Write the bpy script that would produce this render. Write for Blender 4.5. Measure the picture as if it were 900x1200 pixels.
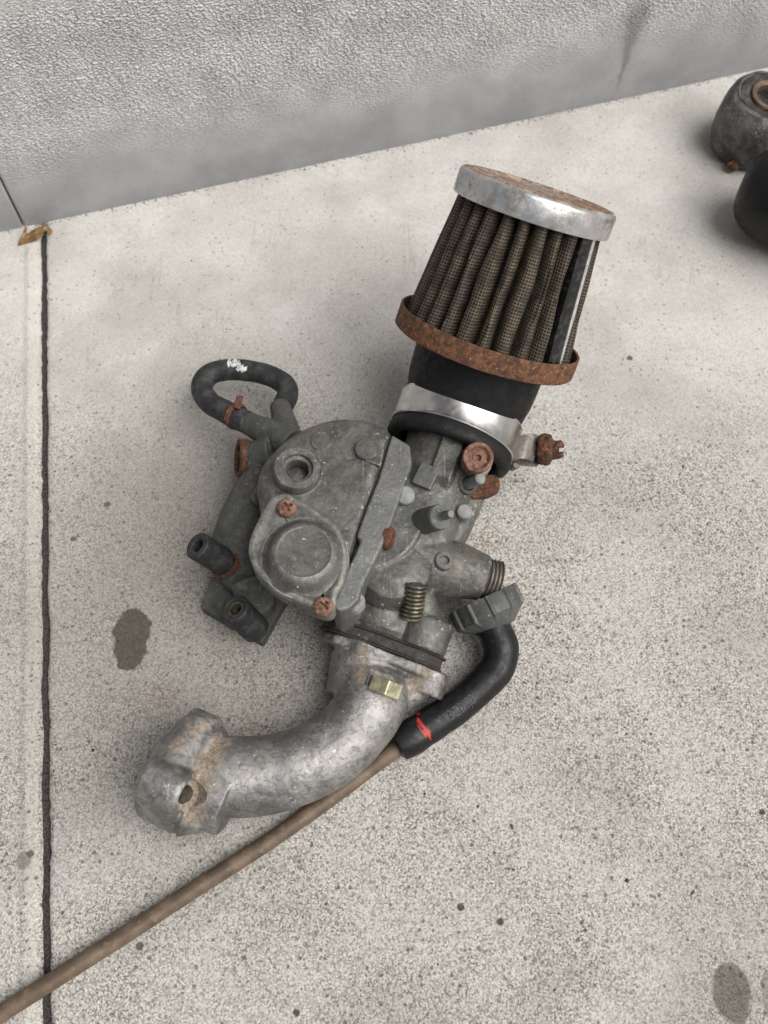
import bpy, bmesh, math, random
import numpy as np
from math import sin, cos, tan, radians, pi, sqrt, atan2, hypot
from mathutils import Vector, Matrix, noise

random.seed(7)
sc = bpy.context.scene
col = sc.collection
for o in list(bpy.data.objects):
    bpy.data.objects.remove(o)
MM = 0.001                      # everything below is written in millimetres

# ------------------------------------------------------------------ camera
FPX, TILT, HC = 1100.0, radians(25.35), 300.0
cd = bpy.data.cameras.new('camera')
cam = bpy.data.objects.new('camera', cd)
col.objects.link(cam)
cam.location = (0, 0, HC * MM)
cam.rotation_euler = (TILT, 0, 0)
cd.sensor_fit = 'VERTICAL'
cd.sensor_height = 36.0
cd.lens = 36.0 * FPX / 1200.0
cd.clip_start, cd.clip_end = 0.01, 100.0
cd.dof.use_dof = True
cd.dof.focus_distance = 0.285
cd.dof.aperture_fstop = 18.0
sc.camera = cam

# ------------------------------------------------------------------ light
SUN_EL, SUN_AZ = 56.0, 116.0     # azimuth clockwise from +Y (away from the viewer)
world = bpy.data.worlds.new('World')
sc.world = world
world.use_nodes = True
wt = world.node_tree
wt.nodes.clear()
sky = wt.nodes.new('ShaderNodeTexSky')
sky.sky_type = 'NISHITA'
sky.sun_disc = False
sky.sun_elevation = radians(SUN_EL)
sky.sun_rotation = radians(SUN_AZ)
sky.dust_density = 3.0
hs = wt.nodes.new('ShaderNodeHueSaturation')
hs.inputs['Saturation'].default_value = 0.22
bg = wt.nodes.new('ShaderNodeBackground')
bg.inputs['Strength'].default_value = 0.062
wo = wt.nodes.new('ShaderNodeOutputWorld')
wt.links.new(sky.outputs[0], hs.inputs['Color'])
wt.links.new(hs.outputs[0], bg.inputs['Color'])
wt.links.new(bg.outputs[0], wo.inputs['Surface'])
sl = bpy.data.lights.new('sun', 'SUN')
sl.energy = 3.3
sl.angle = radians(56)
sl.color = (1.0, 0.975, 0.945)
so = bpy.data.objects.new('sun', sl)
col.objects.link(so)
so.location = (1, -1, 2)
_d = Vector((sin(radians(SUN_AZ)) * cos(radians(SUN_EL)), cos(radians(SUN_AZ)) * cos(radians(SUN_EL)), sin(radians(SUN_EL))))
so.rotation_euler = _d.to_track_quat('Z', 'Y').to_euler()
sc.view_settings.view_transform = 'Standard'
sc.view_settings.look = 'None'
sc.view_settings.exposure = 0.2
sc.view_settings.gamma = 1.0
sc.view_settings.use_curve_mapping = False

# ------------------------------------------------------------------ geometry helpers
def at(px, py, z):
    """point at height z (mm) seen at pixel px,py of the 900x1200 photograph"""
    x, y = (px - 450) / FPX, -(py - 600) / FPX
    dy, dz = y * cos(TILT) + sin(TILT), y * sin(TILT) - cos(TILT)
    t = (z - HC) / dz
    return Vector((x * t, dy * t, z))

def axis(az, el):
    az, el = radians(az), radians(el)
    return Vector((sin(az) * cos(el), cos(az) * cos(el), sin(el)))

def frame(o, z, hint=(0, 0, 1)):
    z = Vector(z).normalized()
    h = Vector(hint)
    if abs(z.dot(h.normalized())) > 0.97:
        h = Vector((0, 1, 0))
    x = h.cross(z).normalized()
    y = z.cross(x)
    m = Matrix((x, y, z)).transposed().to_4x4()
    m.translation = Vector(o)
    return m

def spline(pts, n, closed=True):
    """Catmull-Rom resample, near even spacing"""
    P = [Vector(p) for p in pts]
    k = len(P)
    dense = []
    segs = k if closed else k - 1
    for i in range(segs):
        g = (lambda j: P[j % k]) if closed else (lambda j: P[min(max(j, 0), k - 1)])
        p0, p1, p2, p3 = g(i - 1), g(i), g(i + 1), g(i + 2)
        for j in range(12):
            t = j / 12
            dense.append(0.5 * ((2 * p1) + (p2 - p0) * t + (2 * p0 - 5 * p1 + 4 * p2 - p3) * t * t + (3 * p1 - p0 - 3 * p2 + p3) * t ** 3))
    dense.append(P[0] if closed else P[-1])
    L = [0.0]
    for a, b in zip(dense, dense[1:]):
        L.append(L[-1] + (b - a).length)
    out, j = [], 0
    m = n if closed else n - 1
    for i in range(n):
        s = L[-1] * i / m
        while j < len(L) - 2 and L[j + 1] < s:
            j += 1
        d = L[j + 1] - L[j]
        out.append(dense[j].lerp(dense[j + 1], (s - L[j]) / d if d > 1e-9 else 0))
    return out

class Sh:
    """collects closed shells (mm, world) that become ONE mesh object"""
    def __init__(self):
        self.v, self.f, self.uv = [], [], None

    def loft(self, rings, cap=True, loop=False):
        b, n = len(self.v), len(rings[0])
        for r in rings:
            self.v += [Vector(p) for p in r]
        R = len(rings)
        for i in range(R if loop else R - 1):
            a, c = b + i * n, b + ((i + 1) % R) * n
            for j in range(n):
                k = (j + 1) % n
                self.f.append((a + j, a + k, c + k, c + j))
        if cap and not loop:
            self.f.append(tuple(b + j for j in reversed(range(n))))
            self.f.append(tuple(b + (R - 1) * n + j for j in range(n)))
        return self

    def lathe(self, prof, m, n=48, cap=True, wob=0.0, loop=False):
        rings = []
        for r, z in prof:
            r = max(r, 0.001)
            ring = []
            for j in range(n):
                a = 2 * pi * j / n
                q = r
                if wob:
                    q += min(1.0, r * .4) * (r > .01) * wob * noise.noise(Vector((cos(a) * 1.6, sin(a) * 1.6, z * 0.15 + r)))
                ring.append(m @ Vector((q * cos(a), q * sin(a), z)))
            rings.append(ring)
        return self.loft(rings, cap, loop)

    def cyl(self, a, b, r0, r1=None, n=32, bev=0.3):
        a, b = Vector(a), Vector(b)
        r1 = r0 if r1 is None else r1
        L = (b - a).length
        bev = min(bev, L * .4, r0 * .4, r1 * .4)
        return self.lathe([(r0 - bev, 0), (r0, bev), (r1, L - bev), (r1 - bev, L)], frame(a, b - a), n)

    def hollow(self, a, b, r, ri, depth, n=32, bev=0.3):
        a, b = Vector(a), Vector(b)
        L = (b - a).length
        return self.lathe([(r - bev, 0), (r, bev), (r, L - bev), (r - bev, L), (ri + bev, L), (ri, L - bev), (ri, L - depth), (ri * .5, L - depth)], frame(a, b - a), n)

    def tube(self, pts, rad, n=24, steps=60, squash=1.0, dome=True, wob=0.0):
        pts = [Vector(p) for p in pts]
        rr = [(rad if not isinstance(rad, (list, tuple)) else rad[i]) for i in range(len(pts))]
        P = spline([Vector((*p, r)) for p, r in zip(pts, rr)], steps, False) if len(pts) > 2 else [Vector((*pts[0], rr[0])), Vector((*pts[1], rr[1]))]
        C = [Vector(p[:3]) for p in P]
        R = [p[3] for p in P]
        rings, x = [], None
        for i, c in enumerate(C):
            t = (C[min(i + 1, len(C) - 1)] - C[max(i - 1, 0)]).normalized()
            if x is None:
                x = t.orthogonal()
            x = (x - t * x.dot(t)).normalized()
            y = t.cross(x)
            w = 1 + wob * noise.noise(c * 0.25)
            rings.append([c + (x * cos(2 * pi * j / n) + y * sin(2 * pi * j / n) * squash) * R[i] * w for j in range(n)])
        if dome:
            def shrunk(r, k, d):
                m = sum(r, Vector()) / n
                return [m + (p - m) * k + d for p in r]
            t0, t1 = (C[0] - C[1]).normalized(), (C[-1] - C[-2]).normalized()
            rings = [shrunk(rings[0], .8, t0 * R[0] * .15)] + rings + [shrunk(rings[-1], .8, t1 * R[-1] * .15)]
        return self.loft(rings)

    def prism(self, px, ztop, zbot, n=0, bev=0.0, taper=1.0, slope=(0, 0)):
        """outline given as photo pixels at height ztop, pulled straight down to zbot"""
        pts = [at(x, y, ztop) for x, y in px]
        if n:
            pts = spline(pts, n)
        c = sum(pts, Vector()) / len(pts)
        def ring(z, inset):
            out = []
            for p in pts:
                d = Vector((p.x - c.x, p.y - c.y, 0))
                k = max(0.0, 1 - inset / max(d.length, .01)) * (1 if z > (ztop + zbot) / 2 else taper)
                q = c + d * k
                zz = z + (slope[0] * d.x + slope[1] * d.y if z > (ztop + zbot) / 2 else 0)
                out.append(Vector((q.x, q.y, zz)))
            return out
        rings = [ring(zbot, 0)]
        if bev:
            for k in range(4):
                a = k / 3 * pi / 2
                rings.append(ring(ztop - bev + bev * sin(a), bev * (1 - cos(a))))
        else:
            rings.append(ring(ztop, 0))
        if sum((a.x * b.y - b.x * a.y) for a, b in zip(pts, pts[1:] + pts[:1])) < 0:
            rings = [list(reversed(r)) for r in rings]
        return self.loft(rings)

    def box(self, m, sx, sy, sz):
        hx, hy, hz = sx / 2, sy / 2, sz / 2
        return self.loft([[m @ Vector((x, y, z)) for x, y in ((-hx, -hy), (hx, -hy), (hx, hy), (-hx, hy))] for z in (-hz, hz)])

    def build(self, name, mat, parent=None, bevel=0, seg=2, remesh=0, smooth=0, subsurf=0, ang=38, flat=False, jitter=0, jscale=.3):
        v = self.v
        lo = Vector([min(p[i] for p in v) for i in range(3)])
        hi = Vector([max(p[i] for p in v) for i in range(3)])
        c = (lo + hi) / 2
        if parent is None:
            c.z = lo.z
        me = bpy.data.meshes.new(name)
        me.from_pydata([(p - c) * MM for p in v], [], self.f)
        bm = bmesh.new()
        bm.from_mesh(me)
        bmesh.ops.remove_doubles(bm, verts=bm.verts, dist=1.5e-6)
        bmesh.ops.recalc_face_normals(bm, faces=bm.faces)
        bm.to_mesh(me)
        bm.free()
        ob = bpy.data.objects.new(name, me)
        col.objects.link(ob)
        pw = Vector((0, 0, 0))
        p = parent
        while p is not None:
            pw += p.location
            p = p.parent
        ob.parent = parent
        ob.location = c * MM - pw
        if mat:
            me.materials.append(mat)
        if remesh:
            md = ob.modifiers.new('remesh', 'REMESH')
            md.mode = 'VOXEL'
            md.voxel_size = remesh * MM
            if smooth:
                ms = ob.modifiers.new('smooth', 'SMOOTH')
                ms.factor, ms.iterations = .5, smooth
            bake(ob)
            me = ob.data
            if jitter:
                nv = len(me.vertices)
                co, no = np.empty(nv * 3, 'f'), np.empty(nv * 3, 'f')
                me.vertices.foreach_get('co', co)
                me.vertex_normals.foreach_get('vector', no)
                co, no = co.reshape(-1, 3), no.reshape(-1, 3)
                off = np.array(c)
                h = np.array([noise.noise(Vector(w * jscale)) + .5 * noise.noise(Vector(w * jscale * 2.3)) for w in co * 1000.0 + off])
                co += no * (h * jitter * MM)[:, None]
                me.vertices.foreach_set('co', co.ravel())
                me.update()
            me.polygons.foreach_set('use_smooth', [True] * len(me.polygons))
        else:
            me.polygons.foreach_set('use_smooth', [not flat] * len(me.polygons))
            if not flat:
                me.set_sharp_from_angle(angle=radians(ang))
            if bevel:
                md = ob.modifiers.new('bevel', 'BEVEL')
                md.width, md.segments = bevel * MM, seg
                md.limit_method, md.angle_limit = 'ANGLE', radians(35)
                md.harden_normals = True
            if subsurf:
                md = ob.modifiers.new('sub', 'SUBSURF')
                md.levels = md.render_levels = subsurf
        return ob

def bake(ob):
    dg = bpy.context.evaluated_depsgraph_get()
    dg.update()
    new = bpy.data.meshes.new_from_object(ob.evaluated_get(dg))
    mats = list(ob.data.materials)
    old = ob.data
    ob.modifiers.clear()
    ob.data = new
    new.materials.clear()
    for m in mats:
        new.materials.append(m)
    new.name = old.name
    bpy.data.meshes.remove(old)

def carve(ob, sh):
    """cut a shape out of a part for good"""
    cut = sh.build('cutter', None)
    md = ob.modifiers.new('cut', 'BOOLEAN')
    md.operation, md.object, md.solver = 'DIFFERENCE', cut, 'EXACT'
    bpy.context.view_layer.update()
    bake(ob)
    bpy.data.objects.remove(cut)
    ob.data.set_sharp_from_angle(angle=radians(38))
    return ob

def empty(name, loc, label, cat, group=None):
    o = bpy.data.objects.new(name, None)
    col.objects.link(o)
    o.location = Vector(loc) * MM
    o.empty_display_size = .01
    o['label'], o['category'] = label, cat
    if group:
        o['group'] = group
    return o

# ------------------------------------------------------------------ materials
class Mat:
    def __init__(self, name, rough=.5, metal=0.0, spec=.5):
        self.m = bpy.data.materials.new(name)
        self.m.use_nodes = True
        self.t = self.m.node_tree
        self.b = self.t.nodes['Principled BSDF']
        self.b.inputs['Roughness'].default_value = rough
        self.b.inputs['Metallic'].default_value = metal
        self.b.inputs['Specular IOR Level'].default_value = spec
        tc = self.n('ShaderNodeTexCoord')
        vm = self.n('ShaderNodeVectorMath')
        vm.operation = 'SCALE'
        vm.inputs['Scale'].default_value = 1000.0
        self.l(tc.outputs['Object'], vm.inputs[0])
        self.p = vm.outputs[0]             # position in mm
        self.tc = tc

    def n(self, t):
        return self.t.nodes.new(t)

    def l(self, a, b):
        self.t.links.new(a, b)

    def put(self, s, v):
        if isinstance(v, (int, float)):
            s.default_value = v
        elif isinstance(v, tuple):
            s.default_value = (*v, 1.0) if len(v) == 3 and s.type == 'RGBA' else v
        else:
            self.l(v, s)

    def noise(self, scale, detail=4, rough=.55, vec=None, dist=0.0, out=0):
        q = self.n('ShaderNodeTexNoise')
        q.inputs['Scale'].default_value = scale
        q.inputs['Detail'].default_value = detail
        q.inputs['Roughness'].default_value = rough
        q.inputs['Distortion'].default_value = dist
        self.l(vec if vec is not None else self.p, q.inputs['Vector'])
        return q.outputs[out]

    def voro(self, scale, out='Color', feature='F1', vec=None, rnd=1.0):
        q = self.n('ShaderNodeTexVoronoi')
        q.feature = feature
        q.inputs['Scale'].default_value = scale
        q.inputs['Randomness'].default_value = rnd
        self.l(vec if vec is not None else self.p, q.inputs['Vector'])
        return q.outputs[out]

    def stretch(self, v, loc=(0, 0, 0), rot=(0, 0, 0)):
        q = self.n('ShaderNodeMapping')
        q.inputs['Scale'].default_value = v
        q.inputs['Location'].default_value = loc
        q.inputs['Rotation'].default_value = rot
        self.l(self.p, q.inputs['Vector'])
        return q.outputs[0]

    def step(self, v, a, b, lo=0.0, hi=1.0):
        q = self.n('ShaderNodeMapRange')
        q.interpolation_type = 'SMOOTHSTEP'
        self.put(q.inputs['Value'], v)
        q.inputs['From Min'].default_value, q.inputs['From Max'].default_value = a, b
        q.inputs['To Min'].default_value, q.inputs['To Max'].default_value = lo, hi
        return q.outputs[0]

    def math(self, op, a, b=0.0):
        q = self.n('ShaderNodeMath')
        q.operation = op
        self.put(q.inputs[0], a)
        self.put(q.inputs[1], b)
        return q.outputs[0]

    def mix(self, f, a, b, mode='MIX'):
        q = self.n('ShaderNodeMix')
        q.data_type = 'RGBA'
        q.blend_type = mode
        self.put(q.inputs[0], f)
        self.put(q.inputs[6], a)
        self.put(q.inputs[7], b)
        return q.outputs[2]

    def sep(self, v=None):
        q = self.n('ShaderNodeSeparateXYZ')
        self.l(v if v is not None else self.p, q.inputs[0])
        return q.outputs

    def chan(self, c, i=0):
        q = self.n('ShaderNodeSeparateColor')
        self.l(c, q.inputs[0])
        return q.outputs[i]

    def blob(self, c, rx, ry, wob=.35, soft=.25, ws=.15):
        """1 inside an uneven patch around c (mm, object space)"""
        x, y, z = self.sep()
        dx = self.math('DIVIDE', self.math('SUBTRACT', x, c[0]), rx)
        dy = self.math('DIVIDE', self.math('SUBTRACT', y, c[1]), ry)
        d = self.math('SQRT', self.math('ADD', self.math('MULTIPLY', dx, dx), self.math('MULTIPLY', dy, dy)))
        d = self.math('ADD', d, self.math('MULTIPLY', self.math('SUBTRACT', self.noise(ws, 5), .5), wob * 2))
        return self.step(d, 1 + soft / 2, 1 - soft / 2) if False else self.math('SUBTRACT', 1.0, self.step(d, 1 - soft / 2, 1 + soft / 2))

    def bump(self, h, strength=.4, dist=.3, prev=None):
        q = self.n('ShaderNodeBump')
        self.put(q.inputs['Strength'], strength)
        q.inputs['Distance'].default_value = dist * MM
        self.l(h, q.inputs['Height'])
        if prev is not None:
            self.l(prev, q.inputs['Normal'])
        return q.outputs[0]

    def end(self, color, rough=None, metal=None, normal=None):
        self.put(self.b.inputs['Base Color'], color)
        if rough is not None:
            self.put(self.b.inputs['Roughness'], rough)
        if metal is not None:
            self.put(self.b.inputs['Metallic'], metal)
        if normal is not None:
            self.l(normal, self.b.inputs['Normal'])
        return self.m

def mat_cast(name, a, b, dirt=(.16, .13, .10), dirt_amt=.45, metal=.35, rough=.55, spots=.5, bstr=.35, wear=0.0):
    m = Mat(name, rough, metal)
    c = m.mix(m.step(m.noise(.13, 7, .68, dist=.4), .32, .72), a, b)
    sc_ = m.noise(.5, 3, .5, vec=m.stretch((3.2, .18, .18), rot=(.3, .6, 1.1)))
    c = m.mix(m.math('MULTIPLY', m.step(sc_, .64, .70), .35), c, tuple(min(1, x * 1.7) for x in b))
    c = m.mix(m.math('MULTIPLY', m.step(m.noise(.07, 6, .65), .5, .72), dirt_amt), c, dirt)
    pt = m.n('ShaderNodeNewGeometry').outputs['Pointiness']
    edge = m.math('MULTIPLY', m.step(m.math('ADD', pt, m.math('MULTIPLY', m.math('SUBTRACT', m.noise(.6, 5, .7), .5), .06)), .512, .56), wear)
    c = m.mix(edge, c, tuple(min(1, x * 2.1) for x in b))
    chalk = m.math('MULTIPLY', m.step(m.noise(.30, 9, .75), .55, .72), spots)
    c = m.mix(m.math('MULTIPLY', m.step(m.noise(.22, 7, .7, dist=1.5), .54, .68), .5), c, tuple(x * .35 for x in a))
    c = m.mix(chalk, c, (.42, .42, .39))
    speck = m.math('MULTIPLY', m.step(m.noise(.95, 3), .685, .72), spots * 1.5)
    c = m.mix(speck, c, (.62, .61, .57))
    gr = m.math('MULTIPLY', m.step(m.noise(2.2, 4, .7), .3, .7), .35)
    c = m.mix(gr, c, m.mix(.5, c, (.02, .02, .02)))
    c = m.mix(m.math('MULTIPLY', m.step(m.noise(.19, 8, .75, dist=.8), .57, .69), .4), c, (.055, .043, .031))
    r = m.step(m.noise(.5, 5), .3, .7, rough - .14, rough + .16)
    nb = m.bump(m.noise(.8, 8, .72), min(1, bstr * 1.5), .5)
    nb = m.bump(m.noise(3.5, 4, .7), bstr, .15, nb)
    mt = m.math('SUBTRACT', metal, m.math('MULTIPLY', m.math('MAXIMUM', chalk, speck), metal))
    return m.end(c, r, mt, nb)

def mat_alu():
    m = Mat('corroded_aluminium', .4, .6)
    c = m.mix(m.step(m.noise(.10, 6, .6), .35, .65), (.215, .208, .202), (.42, .405, .388))
    c = m.mix(m.math('MULTIPLY', m.step(m.noise(.42, 9, .78, dist=.5), .48, .62), .6), c, (.085, .082, .083))
    c = m.mix(m.math('MULTIPLY', m.step(m.noise(.13, 7, .72), .53, .7), .4), c, (.17, .13, .09))
    at_ = m.n('ShaderNodeAttribute')
    at_.attribute_name = 'dirt'
    nz = m.math('ADD', m.math('MULTIPLY', m.math('SUBTRACT', m.noise(.33, 9, .78), .5), 2.2), m.math('MULTIPLY', m.math('SUBTRACT', m.noise(1.6, 4, .7), .5), .8))
    d = m.step(m.math('ADD', at_.outputs['Fac'], m.math('MULTIPLY', nz, m.step(at_.outputs['Fac'], .02, .3))), .34, .85)
    tan_ = m.mix(m.step(m.noise(.7, 8, .75), .35, .62), (.12, .083, .052), (.36, .28, .20))
    c = m.mix(m.math('MULTIPLY', d, .85), c, tan_)
    fl = m.math('MULTIPLY', m.step(m.noise(.62, 8, .75), .59, .66), m.step(m.noise(.12, 4), .38, .56))
    c = m.mix(m.math('MULTIPLY', fl, .9), c, (.78, .77, .76))
    mt = m.math('MULTIPLY', m.math('SUBTRACT', 1.0, m.math('MAXIMUM', m.math('MULTIPLY', d, .9), m.math('MULTIPLY', fl, .3))), .8)
    r = m.math('ADD', m.step(m.noise(.8, 6, .7), .3, .7, .32, .60), m.math('MULTIPLY', d, .3))
    nb = m.bump(m.noise(.9, 9, .75), .6, .45)
    nb = m.bump(m.noise(3.2, 5, .7), .6, .16, nb)
    return m.end(c, r, mt, nb)

def mat_rust(name, base=None, cover=1.0, dark=(.035, .016, .010), mid=(.13, .052, .022), hot=(.30, .14, .045)):
    m = Mat(name, .85)
    n1 = m.noise(.45, 9, .75)
    c = m.mix(m.step(n1, .36, .60), dark, mid)
    c = m.mix(m.math('MULTIPLY', m.step(m.noise(.13, 4, .6), .45, .65), .55), c, dark)
    c = m.mix(m.math('MULTIPLY', m.step(m.noise(.9, 6, .7), .56, .70), .8), c, hot)
    c = m.mix(m.math('MULTIPLY', m.step(m.noise(2.4, 3), .62, .7), .6), c, (.02, .012, .01))
    nb = m.bump(m.noise(1.6, 7, .7), .7, .4)
    return m.end(c, .85, 0.0, nb)

def mat_rubber(name, c0=(.007, .007, .0075), rough=.6, dust=.05, spec=.3):
    m = Mat(name, rough, 0, spec)
    c = m.mix(m.math('MULTIPLY', m.step(m.noise(.22, 6, .65), .42, .72), dust), c0, (.16, .15, .135))
    c = m.mix(m.math('MULTIPLY', m.step(m.noise(1.5, 3), .70, .74), .5), c, (.2, .19, .17))
    return m.end(c, m.step(m.noise(.5, 4), .3, .7, rough - .1, rough + .15), 0.0, m.bump(m.noise(2.0, 5), .18, .15))

M = {}
M['cast'] = mat_cast('zinc_casting', (.086, .085, .077), (.205, .200, .182), metal=.5, rough=.48, wear=.65)
M['cast_plain'] = mat_cast('zinc_casting_machined', (.11, .113, .107), (.20, .20, .19), metal=.45, rough=.5)
M['cast_part'] = mat_cast('zinc_casting_small', (.086, .085, .077), (.205, .200, .182), metal=.5, rough=.5)
M['cast_dark'] = mat_cast('grimy_shaded_casting', (.06, .062, .058), (.12, .12, .11), (.07, .055, .042), .7, .2, .68, .25)  # grime tone; also carries painted shade on the lower casting and idle collar
M['cast_light'] = mat_cast('worn_zinc', (.15, .153, .147), (.23, .23, .217), dirt_amt=.35, metal=.45, rough=.48, spots=.6)
M['pin'] = mat_cast('pin_steel', (.17, .175, .17), (.31, .31, .30), (.10, .08, .06), .35, .25, .55, .8)
M['alu'] = mat_alu()
M['dark'] = mat_cast('insulator', (.022, .021, .019), (.045, .042, .037), (.07, .052, .036), .5, 0, .7, .3)
M['gasket'] = mat_cast('gasket', (.018, .017, .015), (.04, .036, .03), (.06, .04, .03), .5, 0, .85, .1)
M['rust'] = mat_rust('rust')
M['rust_bright'] = mat_rust('rusty_ring', dark=(.045, .022, .014), mid=(.165, .068, .03), hot=(.46, .25, .10))
M['rust_red'] = mat_rust('copper_rust', dark=(.06, .024, .014), mid=(.16, .062, .034), hot=(.28, .14, .08))
M['screw'] = mat_rust('coppery_screw', dark=(.09, .04, .025), mid=(.26, .14, .095), hot=(.42, .29, .23))
M['rubber'] = mat_rubber('black_rubber')
M['rubber_old'] = mat_rubber('aged_hose_rubber', (.022, .023, .025), .6, .35)
M['rubber_gloss'] = mat_rubber('satin_rubber', (.006, .006, .0065), .45, .04, .4)

# ------------------------------------------------------------------ the setting: pavement
WA, WB = at(0, 272, 0), at(850, 90, 0)              # foot of the wall
wd = (WB - WA).normalized()                         # along the wall
wn = Vector((wd.y, -wd.x, 0))                       # out of the wall, to the viewer
JA, JB = at(50.5, 272, 0), at(53.5, 1190, 0)
jd = (JB - JA).normalized()                         # along the joint, to the viewer
jn = Vector((-jd.y, jd.x, 0))                       # to the right
if jn.x < 0:
    jn = -jn

def mat_concrete():
    m = Mat('concrete', .86, 0, .3)
    x, y, z = m.sep()
    far = m.step(m.math('ADD', y, m.math('MULTIPLY', m.math('SUBTRACT', m.noise(.012, 4), .5), 160)), 120, 250)      # smooth skin towards the wall
    skin = m.mix(m.step(m.noise(.022, 6, .6), .32, .68), (.48, .46, .43), (.655, .64, .61))
    skin = m.mix(m.math('MULTIPLY', m.step(m.noise(.35, 5, .7), .35, .7), .5), skin, (.50, .475, .45))
    g1 = m.chan(m.voro(2.0))
    g2 = m.chan(m.voro(1.75), 1)
    sand = m.mix(m.step(g1, .05, .95), (.255, .238, .212), (.485, .463, .422))
    sand = m.mix(m.step(g2, .74, .86), sand, (.15, .142, .13))
    sand = m.mix(m.step(m.chan(m.voro(2.3), 2), .78, .9), sand, (.58, .56, .515))
    patch = m.step(m.noise(.03, 5, .6), .36, .62, .7, 1.0)
    expo = m.math('MULTIPLY', m.math('SUBTRACT', 1.0, m.math('MULTIPLY', far, .72)), patch)
    c = m.mix(expo, skin, sand)
    # fine dark sand grains
    for sc_, r0, r1, th, a_, cc in ((1.05, .20, .30, .66, .66, (.11, .104, .095)), (.70, .15, .27, .74, .75, (.085, .079, .073)), (1.5, .2, .34, .70, .6, (.57, .55, .51))):
        dv_ = m.math('ADD', m.voro(sc_, 'Distance'), m.math('MULTIPLY', m.math('SUBTRACT', m.noise(2.5, 2), .5), .22))
        f = m.math('MULTIPLY', m.math('SUBTRACT', 1.0, m.step(dv_, r0, r1)), m.step(m.chan(m.voro(sc_), 1), th, th + .06))
        f = m.math('MULTIPLY', f, m.math('ADD', .22, m.math('MULTIPLY', expo, .78)))
        c = m.mix(m.math('MULTIPLY', f, a_), c, cc)
    # pale trowelled margin along the left slab's edge
    jx = m.math('ADD', m.math('MULTIPLY', m.math('SUBTRACT', x, JA.x), jn.x), m.math('MULTIPLY', m.math('SUBTRACT', y, JA.y), jn.y))
    jx = m.math('ADD', jx, m.math('MULTIPLY', m.math('SUBTRACT', m.noise(.25, 5), .5), 2.2))
    f = m.math('MULTIPLY', m.step(jx, -6.6, -5.2), m.math('SUBTRACT', 1.0, m.step(jx, -3.0, -1.6)))
    c = m.mix(m.math('MULTIPLY', f, .34), c, (.56, .54, .50))
    f = m.math('MULTIPLY', m.step(jx, -8.4, -7.2), m.math('SUBTRACT', 1.0, m.step(jx, -6.6, -5.6)))
    c = m.mix(m.math('MULTIPLY', f, .24), c, (.16, .15, .14))
    # old trowel strokes and hairlines
    hl = m.noise(.05, 3, .5, vec=m.stretch((1, .22, 1), rot=(0, 0, .5)), dist=.6)
    f = m.math('SUBTRACT', 1.0, m.step(m.math('ABSOLUTE', m.math('SUBTRACT', hl, .53)), .001, .008))
    c = m.mix(m.math('MULTIPLY', f, m.math('MULTIPLY', m.step(m.noise(.03, 3), .5, .6), .22)), c, (.20, .185, .165))
    # scattered dark grains and pits
    vd = m.voro(.42, 'Distance')
    vs = m.chan(m.voro(.42), 1)
    pit = m.math('MULTIPLY', m.math('SUBTRACT', 1.0, m.step(vd, .12, .30)), m.step(vs, .66, .8))
    pit = m.math('MULTIPLY', pit, m.math('ADD', .25, m.math('MULTIPLY', expo, .75)))
    c = m.mix(m.math('MULTIPLY', pit, .85), c, (.085, .08, .074))
    vd2 = m.voro(.085, 'Distance')
    vs2 = m.chan(m.voro(.085), 0)
    vs2 = m.math('MULTIPLY', vs2, m.math('SUBTRACT', 1.0, m.math('MULTIPLY', far, .45)))
    rad = m.math('ADD', .0, m.math('MULTIPLY', m.chan(m.voro(.085), 2), .085))
    vd2 = m.math('ADD', m.math('SUBTRACT', vd2, rad), m.math('MULTIPLY', m.math('SUBTRACT', m.noise(.9, 3), .5), .08))
    pit2 = m.math('MULTIPLY', m.math('SUBTRACT', 1.0, m.step(vd2, -.015, .03)), m.step(vs2, .58, .62))
    c = m.mix(m.math('MULTIPLY', pit2, .92), c, (.04, .036, .036))
    # broad weathering
    c = m.mix(m.math('MULTIPLY', m.step(m.noise(.016, 5, .6), .44, .68), .34), c, (.25, .235, .21))
    c = m.mix(m.math('MULTIPLY', m.step(m.noise(.05, 6, .7), .58, .75), .3), c, (.66, .645, .61))
    # soft shade left of the engine part, painted into the concrete colour
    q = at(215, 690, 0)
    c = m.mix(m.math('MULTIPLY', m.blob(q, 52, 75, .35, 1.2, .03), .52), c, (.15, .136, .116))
    # stains
    f = None
    for px, py, rx, ry in ((155, 738, 6.3, 7.4), (153, 756, 5.4, 9.0)):
        g_ = m.blob(at(px, py, 0), rx, ry, .34, .16, .28)
        f = g_ if f is None else m.math('MAXIMUM', f, g_)
    c = m.mix(m.math('MULTIPLY', f, m.step(m.noise(.5, 5, .7), .2, .8, .80, .97)), c, m.mix(.25, (.052, .046, .034), m.mix(1.0, c, (.3, .28, .24), 'MULTIPLY')))
    for px, py, rx, ry, a, cc in ( (858, 1163, 5.4, 8.2, .72, (.07, .062, .045)),
                                  (28, 1008, 2.2, 2.6, .6, (.12, .10, .07)), (905, 1168, 3, 7, .4, (.1, .09, .07))):
        q = at(px, py, 0)
        c = m.mix(m.math('MULTIPLY', m.blob(q, rx, ry, .30, .22, .22), a), c, m.mix(.22, cc, m.mix(1.0, c, (.3, .28, .24), 'MULTIPLY')))
    for px, py, rx, ry, a in ((192, 815, 5, 4, .55), (297, 853, 4, 3, .5), (560, 640, 13, 5, .55), (862, 435, 5, 3, .3), (600, 560, 8, 5, .25)):
        q = at(px, py, 0)
        f = m.math('MULTIPLY', m.blob(q, rx, ry, .8, .8, .4), m.step(m.noise(1.0, 3), .48, .62))
        c = m.mix(m.math('MULTIPLY', f, a), c, (.16, .075, .035))
    nb = m.bump(m.noise(.9, 7, .7), .5, .35)
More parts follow.
